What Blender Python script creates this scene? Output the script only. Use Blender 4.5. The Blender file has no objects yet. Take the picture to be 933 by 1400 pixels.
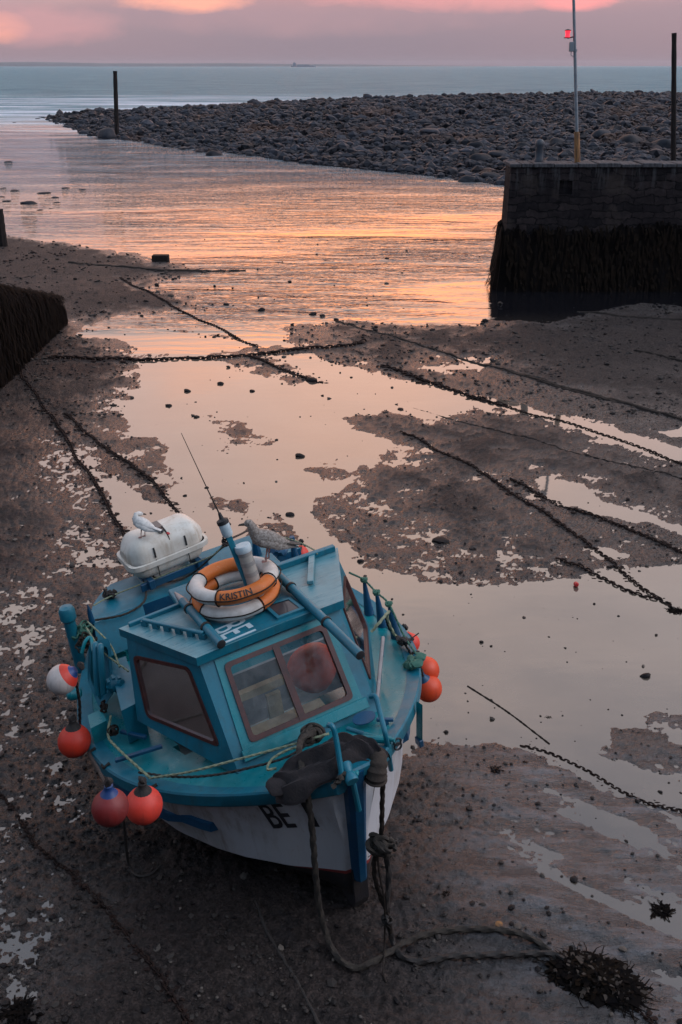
import bpy, math, random
import numpy as np
from mathutils import Matrix, Vector
random.seed(7); rng = np.random.default_rng(7)
scene = bpy.context.scene
COL = scene.collection
TAU = 2*math.pi

# ------------------------------------------------------------------ camera
F = 1400.0; PITCH = math.radians(18); PPY = 90 + F*math.tan(PITCH); HC = 6.3
CAMP = np.array([0, 0, HC])
cam = bpy.data.objects.new('camera', bpy.data.cameras.new('camera')); COL.objects.link(cam)
cam.location = (0, 0, HC); cam.rotation_euler = (math.radians(90)-PITCH, 0, math.radians(0.0))
cam.data.sensor_fit = 'AUTO'; cam.data.sensor_width = 36; cam.data.lens = 36
cam.data.shift_y = -(700-PPY)/1400.0
cam.data.clip_start = 0.1; cam.data.clip_end = 60000
scene.camera = cam

def ray(q):
    x, y = (q[0]-466.5)/F, -(q[1]-PPY)/F
    return np.array([x, math.cos(PITCH)+y*math.sin(PITCH), -math.sin(PITCH)+y*math.cos(PITCH)])
def gp(x, y, z=0.0):
    r = ray((x, y)); return CAMP + r*((z-HC)/r[2])
def at_dist(x, y, D):
    r = ray((x, y)); return CAMP + r*(D/r[1])

# boat frame: u forward, v to its port side, w up; heeled 8 degrees on its bilge
YAW = math.radians(27.03); HEEL = math.radians(8)
vN = np.array([math.cos(HEEL)*math.cos(YAW), math.cos(HEEL)*math.sin(YAW), math.sin(HEEL)])
vH = np.array([math.sin(YAW), -math.cos(YAW), 0.0])
vW = np.cross(vH, vN)
BO = gp(497, 1245)
R3 = np.array([vH, vN, vW])
def loc(X): return R3 @ (np.asarray(X, float)-BO)
def wor(L): return BO + R3.T @ np.asarray(L, float)
def hit(q, ax, val):
    r = R3 @ ray(q); c = loc(CAMP); return c + r*((val-c[ax])/r[ax])
def hitpl(q, p0, nrm):
    r = R3 @ ray(q); c = loc(CAMP); return c + r*((np.dot(np.asarray(p0)-c, nrm))/np.dot(r, nrm))
BM = Matrix(((vH[0], vN[0], vW[0], BO[0]), (vH[1], vN[1], vW[1], BO[1]), (vH[2], vN[2], vW[2], BO[2]), (0, 0, 0, 1)))

# ------------------------------------------------------------------ materials
def lk(nt, a, b): nt.links.new(a, b)
def new_mat(name):
    m = bpy.data.materials.new(name); m.use_nodes = True
    nt = m.node_tree; b = nt.nodes['Principled BSDF']
    return m, nt, b
def noise_node(nt, vec, scale, detail=4, rough=.6, dist=0.0):
    n = nt.nodes.new('ShaderNodeTexNoise'); n.inputs['Scale'].default_value = scale
    n.inputs['Detail'].default_value = detail; n.inputs['Roughness'].default_value = rough
    n.inputs['Distortion'].default_value = dist
    if vec is not None: lk(nt, vec, n.inputs['Vector'])
    return n
def ramp(nt, fac, stops):
    r = nt.nodes.new('ShaderNodeValToRGB'); e = r.color_ramp.elements
    while len(e) < len(stops): e.new(.5)
    for i, (p, c) in enumerate(stops):
        e[i].position = p
        e[i].color = (c[0], c[1], c[2], 1) if hasattr(c, '__len__') else (c, c, c, 1)
    lk(nt, fac, r.inputs['Fac']); return r
def mapping(nt, vec, scale=(1, 1, 1), rot=(0, 0, 0)):
    m = nt.nodes.new('ShaderNodeMapping'); m.inputs['Scale'].default_value = scale; m.inputs['Rotation'].default_value = rot
    lk(nt, vec, m.inputs['Vector']); return m.outputs['Vector']
def coords(nt): return nt.nodes.new('ShaderNodeTexCoord').outputs['Object']
def mixc(nt, fac, a, b, mode='MIX'):
    m = nt.nodes.new('ShaderNodeMix'); m.data_type = 'RGBA'; m.blend_type = mode
    for s, v in ((m.inputs['Factor'], fac), (m.inputs[6], a), (m.inputs[7], b)):
        if isinstance(v, (int, float)): s.default_value = v
        elif isinstance(v, tuple): s.default_value = (*v[:3], 1)
        else: lk(nt, v, s)
    return m.outputs[2]
def math_node(nt, op, a, b=None, clamp=False):
    m = nt.nodes.new('ShaderNodeMath'); m.operation = op; m.use_clamp = clamp
    for i, v in enumerate((a, b)):
        if v is None: continue
        if isinstance(v, (int, float)): m.inputs[i].default_value = v
        else: lk(nt, v, m.inputs[i])
    return m.outputs[0]
def bump(nt, b, h, strength, dist, prev=None):
    n = nt.nodes.new('ShaderNodeBump'); n.inputs['Strength'].default_value = strength; n.inputs['Distance'].default_value = dist
    lk(nt, h, n.inputs['Height'])
    if prev is not None: lk(nt, prev, n.inputs['Normal'])
    lk(nt, n.outputs['Normal'], b.inputs['Normal']); return n.outputs['Normal']

def simple(name, c1, c2=None, scale=8, rough=.5, rough2=None, bstr=0, bscale=40, bdist=.01, metal=0, lo=.35, hi=.65, stretch=(1, 1, 1), spec=.5):
    m, nt, b = new_mat(name)
    v = mapping(nt, coords(nt), stretch)
    n = noise_node(nt, v, scale, 6, .65)
    c2 = c2 or tuple(.6*x for x in c1)
    r = ramp(nt, n.outputs['Fac'], [(lo, c1), (hi, c2)])
    lk(nt, r.outputs['Color'], b.inputs['Base Color'])
    b.inputs['Metallic'].default_value = metal
    b.inputs['Specular IOR Level'].default_value = spec
    if rough2 is None: b.inputs['Roughness'].default_value = rough
    else:
        rr = ramp(nt, n.outputs['Fac'], [(lo, rough), (hi, rough2)]); lk(nt, rr.outputs['Color'], b.inputs['Roughness'])
    if bstr:
        n2 = noise_node(nt, v, bscale, 5, .6); bump(nt, b, n2.outputs['Fac'], bstr, bdist)
    return m

def paint(name, base, worn, dirt=(.03, .03, .028), wear=.62, rough=.38, streak=(1, 1, 1), scale=6, runs=0, runcol=(.12, .07, .045)):
    """old brushed boat paint: faded patches, scuffs, grime"""
    m, nt, b = new_mat(name)
    oc = coords(nt)
    v = mapping(nt, oc, streak)
    n1 = noise_node(nt, v, scale, 8, .7); n2 = noise_node(nt, v, scale*7, 6, .75, .6); n3 = noise_node(nt, oc, scale*.45, 4, .6)
    fade = ramp(nt, n1.outputs['Fac'], [(wear-.22, 0), (wear+.12, 1)])
    c = mixc(nt, fade.outputs['Color'], base, tuple(.55*a+.45*w for a, w in zip(base, worn)))
    chips = ramp(nt, n2.outputs['Fac'], [(.60, 0), (.66, 1)])
    c = mixc(nt, math_node(nt, 'MULTIPLY', chips.outputs['Color'], .7), c, worn)
    dm = ramp(nt, n3.outputs['Fac'], [(.5, 0), (.78, .55)])
    c = mixc(nt, dm.outputs['Color'], c, dirt)
    if runs:
        n4 = noise_node(nt, mapping(nt, oc, (9, 9, .9)), 1.6, 5, .7); n5 = noise_node(nt, oc, 1.7, 3)
        rm = ramp(nt, n4.outputs['Fac'], [(.50, 0), (.66, 1)]); rg_ = ramp(nt, n5.outputs['Fac'], [(.38, 0), (.62, runs)])
        c = mixc(nt, math_node(nt, 'MULTIPLY', rm.outputs['Color'], rg_.outputs['Color']), c, runcol)
    lk(nt, c, b.inputs['Base Color'])
    rr = ramp(nt, n1.outputs['Fac'], [(.3, rough-.1), (.7, rough+.22)]); lk(nt, rr.outputs['Color'], b.inputs['Roughness'])
    bump(nt, b, n2.outputs['Fac'], .25, .004)
    return m

MAT = {}
MAT['blue'] = paint('blue_paint', (.002, .130, .190), (.04, .23, .27), dirt=(.010, .028, .036), streak=(2.2, .7, 1), wear=.74, runs=.5, runcol=(.03, .06, .07))
MAT['roof'] = paint('roof_paint', (.006, .15, .205), (.28, .42, .43), dirt=(.015, .05, .06), streak=(6.0, .8, 1), wear=.50, rough=.30)  # pale streaks: worn paint, with sky reflections painted in as well
MAT['teal'] = paint('teal_paint', (.002, .175, .205), (.07, .27, .29), dirt=(.010, .05, .055), wear=.72, rough=.27)
MAT['darkblue'] = paint('dark_blue_paint', (.002, .055, .125), (.03, .14, .2), dirt=(.008, .02, .035), wear=.72)
MAT['white'] = paint('white_hull_paint', (.50, .50, .52), (.42, .36, .31), dirt=(.2, .16, .13), wear=.68, rough=.42, streak=(1, 1, .35), scale=4, runs=.75, runcol=(.20, .15, .115))
MAT['red'] = simple('boot_top_red', (.28, .03, .03), (.18, .03, .03), rough=.5)
MAT['antifoul'] = simple('antifouling', (.012, .012, .016), (.03, .022, .02), rough=.7, bstr=.3)
MAT['frame'] = simple('window_frame_brown', (.075, .018, .014), (.035, .012, .011), 14, rough=.4)
MAT['dark'] = simple('dark_rubber', (.012, .012, .014), (.02, .02, .022), rough=.6)
MAT['interior'] = simple('cabin_interior', (.34, .36, .36), (.16, .2, .22), 3, rough=.7)
MAT['plank'] = simple('pale_plank', (.42, .36, .24), (.3, .25, .17), 12, rough=.6)
MAT['plank_grey'] = simple('grey_lining', (.7, .7, .7), (.55, .56, .58), 4, rough=.7)
MAT['raft'] = paint('canister_white', (.62, .59, .53), (.5, .40, .30), dirt=(.30, .22, .15), wear=.60, rough=.4, scale=5, runs=.6, runcol=(.32, .23, .15))
MAT['orange'] = paint('ring_orange', (.56, .13, .015), (.5, .3, .15), dirt=(.2, .06, .02), wear=.7, rough=.55, scale=12)
MAT['ringwhite'] = paint('ring_white', (.58, .54, .5), (.4, .36, .32), dirt=(.25, .2, .16), wear=.6, rough=.6, scale=12)
def buoy_mat(name, c):
    return paint(name, c, tuple(.8*x+.015 for x in c), dirt=tuple(.45*x for x in c), wear=.52, rough=.5, scale=7, runs=.5, runcol=tuple(.25*x+.01 for x in c))
MAT['buoy_red'] = buoy_mat('float_red', (.58, .030, .010))
MAT['buoy_pink'] = buoy_mat('float_faded_red', (.74, .050, .028))
MAT['buoy_orange'] = buoy_mat('float_orange', (.70, .060, .010))
MAT['buoy_dark'] = buoy_mat('float_dark_red', (.21, .014, .013))
MAT['buoy_white'] = buoy_mat('float_white', (.55, .47, .43))
MAT['buoy_blue'] = simple('float_blue', (.01, .03, .14), (.01, .05, .16), rough=.45)
MAT['rope_old'] = simple('rope_old', (.042, .032, .024), (.016, .013, .011), 30, rough=.9, bstr=.5, bscale=120)
MAT['rope_green'] = simple('rope_green', (.025, .11, .08), (.05, .13, .09), 30, rough=.8)
MAT['rope_pale'] = simple('rope_pale', (.26, .27, .17), (.14, .17, .11), 30, rough=.85)
MAT['rope_black'] = simple('rope_black', (.012, .010, .010), (.03, .022, .018), 40, rough=.75, bstr=.6, bscale=90)
MAT['rope_dark'] = simple('rope_dark_wet', (.030, .021, .016), (.012, .009, .008), 40, rough=.7, spec=.2, bstr=.5, bscale=90)
MAT['cloth'] = simple('dark_cloth', (.032, .024, .024), (.018, .015, .017), 9, rough=.95, bstr=.5, bscale=60)
MAT['moss'] = simple('brown_sleeve', (.05, .035, .026), (.03, .022, .018), 9, rough=.95, bstr=.5, bscale=60)
MAT['chain'] = simple('rusty_chain', (.010, .007, .007), (.030, .015, .011), 25, rough=.75, spec=.15, bstr=.5, bscale=80)
MAT['galv'] = simple('galvanised', (.26, .28, .3), (.17, .19, .21), 8, rough=.45, metal=.5)
MAT['rust'] = simple('rusty_sleeve', (.30, .14, .045), (.07, .035, .02), 4, rough=.8, stretch=(3, 3, .6), bstr=.4)
MAT['timber'] = simple('wet_timber', (.03, .022, .02), (.012, .010, .010), 5, rough=.8, spec=.1, stretch=(4, 4, .3), bstr=.5, bscale=12)
MAT['bollard'] = simple('iron_bollard', (.04, .05, .065), (.03, .03, .035), 6, rough=.5, bstr=.3)
MAT['reflector'] = simple('radar_tube', (.36, .33, .29), (.28, .26, .23), 18, rough=.35)
MAT['reflector2'] = simple('radar_tube_plates', (.20, .19, .18), (.25, .23, .21), 18, rough=.4)
MAT['letter_white'] = simple('lettering_white', (.5, .56, .58), (.36, .46, .5), 20, rough=.6)
MAT['letter_black'] = simple('lettering_black', (.012, .012, .016), (.02, .02, .024), 20, rough=.6)
MAT['gull_white'] = simple('gull_white', (.66, .62, .57), (.44, .42, .40), 30, rough=.9)
MAT['gull_brown'] = simple('gull_mottled', (.145, .115, .095), (.30, .26, .23), 55, rough=.9, lo=.42, hi=.6)
MAT['gull_dark'] = simple('gull_dark', (.05, .04, .036), (.12, .1, .085), 60, rough=.9)
MAT['beak'] = simple('beak', (.05, .04, .035), (.09, .07, .05), rough=.5)
MAT['gleg'] = simple('gull_leg', (.33, .16, .14), (.26, .13, .11), rough=.6)
MAT['weed'] = simple('bladder_wrack', (.007, .005, .004), (.003, .0025, .003), 14, rough=.8, spec=.04)
MAT['weed_olive'] = simple('weed_olive', (.013, .008, .005), (.005, .0035, .003), 6, rough=.8, spec=.05)
MAT['red_plastic'] = simple('red_plastic', (.5, .03, .03), (.4, .02, .02), rough=.4)
MAT['tan'] = simple('sacking', (.42, .30, .22), (.24, .16, .12), 10, rough=.9, bstr=.4)
MAT['deadwood'] = simple('driftwood', (.06, .045, .04), (.03, .025, .025), 8, rough=.8)

def glass_mat(name='salty_glass', lo=.0, hi=.24, salt_sheen=.32):
    m, nt, b = new_mat(name)
    nt.nodes.remove(b)
    out = nt.nodes['Material Output']
    tr = nt.nodes.new('ShaderNodeBsdfTransparent'); tr.inputs['Color'].default_value = (.9, .93, .93, 1)
    df = nt.nodes.new('ShaderNodeBsdfDiffuse'); df.inputs['Color'].default_value = (salt_sheen, salt_sheen*.97, salt_sheen*.95, 1)
    gl = nt.nodes.new('ShaderNodeBsdfGlossy'); gl.inputs['Roughness'].default_value = .08
    oc = coords(nt)
    n = noise_node(nt, oc, 5, 8, .72, .3)
    r = ramp(nt, n.outputs['Fac'], [(.42, lo), (.72, hi)])
    m1 = nt.nodes.new('ShaderNodeMixShader'); lk(nt, r.outputs['Color'], m1.inputs['Fac']); lk(nt, tr.outputs[0], m1.inputs[1]); lk(nt, df.outputs[0], m1.inputs[2])
    fr = nt.nodes.new('ShaderNodeFresnel'); fr.inputs['IOR'].default_value = 1.5
    m2 = nt.nodes.new('ShaderNodeMixShader'); lk(nt, fr.outputs[0], m2.inputs['Fac']); lk(nt, m1.outputs[0], m2.inputs[1]); lk(nt, gl.outputs[0], m2.inputs[2])
    lk(nt, m2.outputs[0], out.inputs['Surface'])
    return m
MAT['glass'] = glass_mat()
MAT['glass_side'] = glass_mat('salty_sheen_glass', .55, .88, .72)  # salt film made paler to paint the sky's sheen on the side panes
def dark_glass():
    m, nt, b = new_mat('hatch_glass'); b.inputs['Base Color'].default_value = (.05, .045, .05, 1); b.inputs['Roughness'].default_value = .12
    return m
MAT['hatch'] = dark_glass()

def mud_mat():
    m, nt, b = new_mat('harbour_mud')
    oc = coords(nt)
    at = nt.nodes.new('ShaderNodeAttribute'); at.attribute_name = 'wet'
    wd = nt.nodes.new('ShaderNodeAttribute'); wd.attribute_name = 'weedy'
    n1 = noise_node(nt, oc, 1.1, 8, .7, .3)
    v2 = mapping(nt, oc, (9, 9, 9)); n2 = noise_node(nt, v2, 1.8, 8, .8)
    n3 = noise_node(nt, oc, 55, 4, .7)
    base = ramp(nt, n1.outputs['Fac'], [(.3, (.034, .029, .030)), (.55, (.055, .044, .041)), (.75, (.030, .029, .034))])
    spk = ramp(nt, n2.outputs['Fac'], [(.36, (.36, .33, .32)), (.49, (.85, .83, .82)), (.62, (1.55, 1.45, 1.4))])
    c = mixc(nt, 1.0, base.outputs['Color'], spk.outputs['Color'], 'MULTIPLY')
    spk3 = ramp(nt, n3.outputs['Fac'], [(.34, (.25, .25, .25)), (.5, (.9, .9, .9)), (.68, (1.9, 1.8, 1.7))])
    c = mixc(nt, .8, c, spk3.outputs['Color'], 'MULTIPLY')
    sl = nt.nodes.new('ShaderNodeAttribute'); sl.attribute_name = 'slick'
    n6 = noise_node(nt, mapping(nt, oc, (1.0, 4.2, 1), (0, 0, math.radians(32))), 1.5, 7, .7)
    sc_ = ramp(nt, n6.outputs['Fac'], [(.38, (.018, .017, .019)), (.50, (.046, .046, .050)), (.62, (.105, .110, .124))])  # pale streaks put the wet mud's silvery sheen into the base colour
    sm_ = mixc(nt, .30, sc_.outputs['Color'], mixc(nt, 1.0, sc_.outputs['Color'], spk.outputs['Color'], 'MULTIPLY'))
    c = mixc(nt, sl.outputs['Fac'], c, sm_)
    wn = ramp(nt, n2.outputs['Fac'], [(.46, 0), (.56, 1)])
    wf = math_node(nt, 'MULTIPLY', wd.outputs['Fac'], wn.outputs['Color'], True)
    c = mixc(nt, wf, c, (.028, .012, .011))
    lk(nt, c, b.inputs['Base Color'])
    dry = ramp(nt, n1.outputs['Fac'], [(.35, .6), (.65, .8)])
    wetr = ramp(nt, n2.outputs['Fac'], [(.42, .12), (.60, .42)])
    rg = mixc(nt, at.outputs['Fac'], dry.outputs['Color'], wetr.outputs['Color'])
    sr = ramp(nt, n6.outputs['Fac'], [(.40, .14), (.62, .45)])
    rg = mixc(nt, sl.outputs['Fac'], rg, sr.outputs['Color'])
    lk(nt, rg, b.inputs['Roughness'])
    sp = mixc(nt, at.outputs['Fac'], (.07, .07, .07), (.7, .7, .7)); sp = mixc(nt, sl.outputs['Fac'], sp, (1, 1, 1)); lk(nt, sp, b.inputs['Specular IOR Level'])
    bh = math_node(nt, 'MULTIPLY', n2.outputs['Fac'], math_node(nt, 'SUBTRACT', 1.0, math_node(nt, 'MULTIPLY', sl.outputs['Fac'], .72)))
    bh = math_node(nt, 'ADD', bh, math_node(nt, 'MULTIPLY', math_node(nt, 'MULTIPLY', n6.outputs['Fac'], sl.outputs['Fac']), 1.3))
    p = bump(nt, b, bh, 1.0, .06)
    bump(nt, b, n3.outputs['Fac'], .9, .016, p)
    return m
MAT['mud'] = mud_mat()

def water_mat():
    m, nt, b = new_mat('tidal_water')
    g = nt.nodes.new('ShaderNodeNewGeometry')
    sep = nt.nodes.new('ShaderNodeSeparateXYZ'); lk(nt, g.outputs['Position'], sep.inputs[0])
    Y = sep.outputs['Y']; X = sep.outputs['X']
    def sstep(a, c, v=None):
        mr = nt.nodes.new('ShaderNodeMapRange'); mr.interpolation_type = 'SMOOTHSTEP'
        mr.inputs['From Min'].default_value = a; mr.inputs['From Max'].default_value = c
        lk(nt, Y if v is None else v, mr.inputs['Value']); return mr.outputs['Result']
    pos = g.outputs['Position']
    river = sstep(21.5, 27.5)
    rapid = sstep(46, 78)
    wob = noise_node(nt, mapping(nt, pos, (.01, .01, .01)), 1.5, 3)
    ysea = math_node(nt, 'ADD', Y, math_node(nt, 'MULTIPLY', wob.outputs['Fac'], 50.))
    sea = sstep(120, 175, ysea)
    w1 = noise_node(nt, mapping(nt, pos, (.30, 1.15, 1), (0, 0, .16)), 1.5, 4, .6, .4)
    w2 = noise_node(nt, mapping(nt, pos, (.10, .21, 1), (0, 0, -.12)), 1.7, 6, .68, .5)
    w3 = noise_node(nt, mapping(nt, pos, (.05, .22, 1)), 1.0, 5, .6, .4)
    st = noise_node(nt, mapping(nt, pos, (.05, .16, 1), (0, 0, .1)), 1.2, 3, .5, .5)
    stm = ramp(nt, st.outputs['Fac'], [(.38, .3), (.64, 1.9)])
    h1 = math_node(nt, 'MULTIPLY', w1.outputs['Fac'], math_node(nt, 'MULTIPLY', river, stm.outputs['Color']))
    h2 = math_node(nt, 'MULTIPLY', w2.outputs['Fac'], rapid)
    h = math_node(nt, 'ADD', math_node(nt, 'MULTIPLY', h1, .13), math_node(nt, 'MULTIPLY', h2, 2.6))
    h = math_node(nt, 'ADD', h, math_node(nt, 'MULTIPLY', math_node(nt, 'MULTIPLY', w3.outputs['Fac'], sea), .9))
    pl = noise_node(nt, mapping(nt, pos, (.5, 1.2, 1)), 2.0, 2)
    h = math_node(nt, 'ADD', h, math_node(nt, 'MULTIPLY', pl.outputs['Fac'], .0012))
    bump(nt, b, h, 1.0, 1.0)
    # silty film in the pools, teal body colour out at sea, foam along the surf line
    silt = noise_node(nt, mapping(nt, pos, (.6, .8, 1)), 1.1, 6, .65)
    pc = ramp(nt, silt.outputs['Fac'], [(.35, (.070, .056, .045)), (.65, (.105, .082, .064))])
    c = mixc(nt, river, pc.outputs['Color'], (.006, .006, .008))
    rpc = ramp(nt, w2.outputs['Fac'], [(.42, (.03, .05, .07)), (.64, (.13, .18, .22))])
    c = mixc(nt, rapid, c, rpc.outputs['Color'])
    seac = ramp(nt, w3.outputs['Fac'], [(.36, (.040, .150, .20)), (.62, (.12, .27, .32))])
    c = mixc(nt, sea, c, seac.outputs['Color'])
    fo = noise_node(nt, mapping(nt, pos, (.03, .16, 1), (0, 0, .05)), 1.0, 8, .72, .5)
    band = math_node(nt, 'MULTIPLY', sstep(110, 150, ysea), math_node(nt, 'SUBTRACT', 1.0, sstep(205, 300, ysea)))
    fm = ramp(nt, fo.outputs['Fac'], [(.44, 0), (.58, 1)])
    foam = math_node(nt, 'MULTIPLY', band, fm.outputs['Color'])
    c = mixc(nt, foam, c, (.72, .76, .82))
    lk(nt, c, b.inputs['Base Color'])
    rr = mixc(nt, sea, (.03, .03, .03), (.6, .6, .6)); rr = mixc(nt, foam, rr, (.8, .8, .8)); lk(nt, rr, b.inputs['Roughness'])
    b.inputs['IOR'].default_value = 1.85
    sp = math_node(nt, 'SUBTRACT', .85, math_node(nt, 'MULTIPLY', sea, .74)); lk(nt, sp, b.inputs['Specular IOR Level'])
    return m
MAT['water'] = water_mat()

def stone_mat(name, a, bcol, tint=(.05, .026, .018)):
    m, nt, b = new_mat(name)
    oc = coords(nt)
    at = nt.nodes.new('ShaderNodeAttribute'); at.attribute_name = 'tone'
    n = noise_node(nt, oc, 3, 6, .7); n2 = noise_node(nt, mapping(nt, oc, (.1, .07, .1)), 1.0, 4, .6)
    c = mixc(nt, at.outputs['Fac'], a, bcol)
    r = ramp(nt, n.outputs['Fac'], [(.3, (.6, .6, .6)), (.7, (1.3, 1.3, 1.3))])
    c = mixc(nt, 1.0, c, r.outputs['Color'], 'MULTIPLY')
    wf = ramp(nt, n2.outputs['Fac'], [(.54, 0), (.66, .75)])
    c = mixc(nt, wf.outputs['Color'], c, tint)
    lk(nt, c, b.inputs['Base Color']); b.inputs['Roughness'].default_value = .6; b.inputs['Specular IOR Level'].default_value = .14
    bump(nt, b, n.outputs['Fac'], .5, .05)
    return m
MAT['cobble'] = stone_mat('grey_cobbles', (.010, .011, .015), (.046, .048, .060))
MAT['pebble'] = stone_mat('mud_pebbles', (.010, .008, .009), (.12, .10, .085), (.024, .011, .010))

def masonry():
    m, nt, b = new_mat('harbour_masonry')
    oc = coords(nt)
    sep = nt.nodes.new('ShaderNodeSeparateXYZ'); lk(nt, oc, sep.inputs[0])
    cb = nt.nodes.new('ShaderNodeCombineXYZ')
    lk(nt, math_node(nt, 'ADD', sep.outputs['X'], sep.outputs['Y']), cb.inputs['X']); lk(nt, sep.outputs['Z'], cb.inputs['Y'])
    wv = noise_node(nt, oc, 2.2, 3)
    va = nt.nodes.new('ShaderNodeVectorMath'); va.operation = 'SCALE'; va.inputs['Scale'].default_value = .42
    lk(nt, wv.outputs['Color'], va.inputs[0])
    vv = nt.nodes.new('ShaderNodeVectorMath'); lk(nt, cb.outputs[0], vv.inputs[0]); lk(nt, va.outputs[0], vv.inputs[1])
    br = nt.nodes.new('ShaderNodeTexBrick'); lk(nt, vv.outputs[0], br.inputs['Vector'])
    br.inputs['Scale'].default_value = 1.0; br.inputs['Brick Width'].default_value = .62; br.inputs['Row Height'].default_value = .21
    br.inputs['Mortar Size'].default_value = .018; br.inputs['Mortar Smooth'].default_value = .3
    br.inputs['Color1'].default_value = (.013, .011, .013, 1); br.inputs['Color2'].default_value = (.034, .026, .027, 1)
    br.inputs['Mortar'].default_value = (.010, .009, .010, 1)
    n = noise_node(nt, oc, 6, 8, .7)
    r = ramp(nt, n.outputs['Fac'], [(.3, (.5, .5, .5)), (.62, (1.1, 1.05, 1)), (.8, (2.2, 1.9, 1.6))])
    c = mixc(nt, 1.0, br.outputs['Color'], r.outputs['Color'], 'MULTIPLY')
    dz = nt.nodes.new('ShaderNodeMapRange'); dz.inputs['From Min'].default_value = 2.75; dz.inputs['From Max'].default_value = 3.6; lk(nt, sep.outputs['Z'], dz.inputs['Value'])
    dn = noise_node(nt, mapping(nt, oc, (5, 5, .5)), 1.5, 5, .7); pn = noise_node(nt, oc, 1.1, 5, .65)
    dr = ramp(nt, dn.outputs['Fac'], [(.50, 0), (.62, .75)])
    c = mixc(nt, math_node(nt, 'MULTIPLY', dr.outputs['Color'], dz.outputs[0]), c, (.085, .08, .082))
    pr_ = ramp(nt, pn.outputs['Fac'], [(.56, 0), (.66, .6)]); c = mixc(nt, pr_.outputs['Color'], c, (.055, .042, .036))
    lk(nt, c, b.inputs['Base Color']); b.inputs['Roughness'].default_value = .9; b.inputs['Specular IOR Level'].default_value = .1
    h = math_node(nt, 'SUBTRACT', math_node(nt, 'MULTIPLY', n.outputs['Fac'], .6), br.outputs['Fac'])
    bump(nt, b, h, .9, .05)
    return m
MAT['masonry'] = masonry()
MAT['coping'] = simple('coping_stone', (.10, .095, .10), (.035, .033, .036), 5, rough=.9, spec=.1, bstr=.5, bscale=14, stretch=(3, .6, 1))
def lamp_red():
    m, nt, b = new_mat('red_lantern_glass'); b.inputs['Base Color'].default_value = (.5, .01, .02, 1)
    b.inputs['Emission Color'].default_value = (1, .03, .06, 1); b.inputs['Emission Strength'].default_value = 1.1
    return m
MAT['lantern'] = lamp_red()
MAT['coast'] = simple('far_coast', (.10, .11, .12), (.07, .08, .09), .002, rough=.9)
MAT['ship'] = simple('ship_grey', (.30, .28, .31), (.25, .24, .27), .1, rough=.7)

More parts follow.
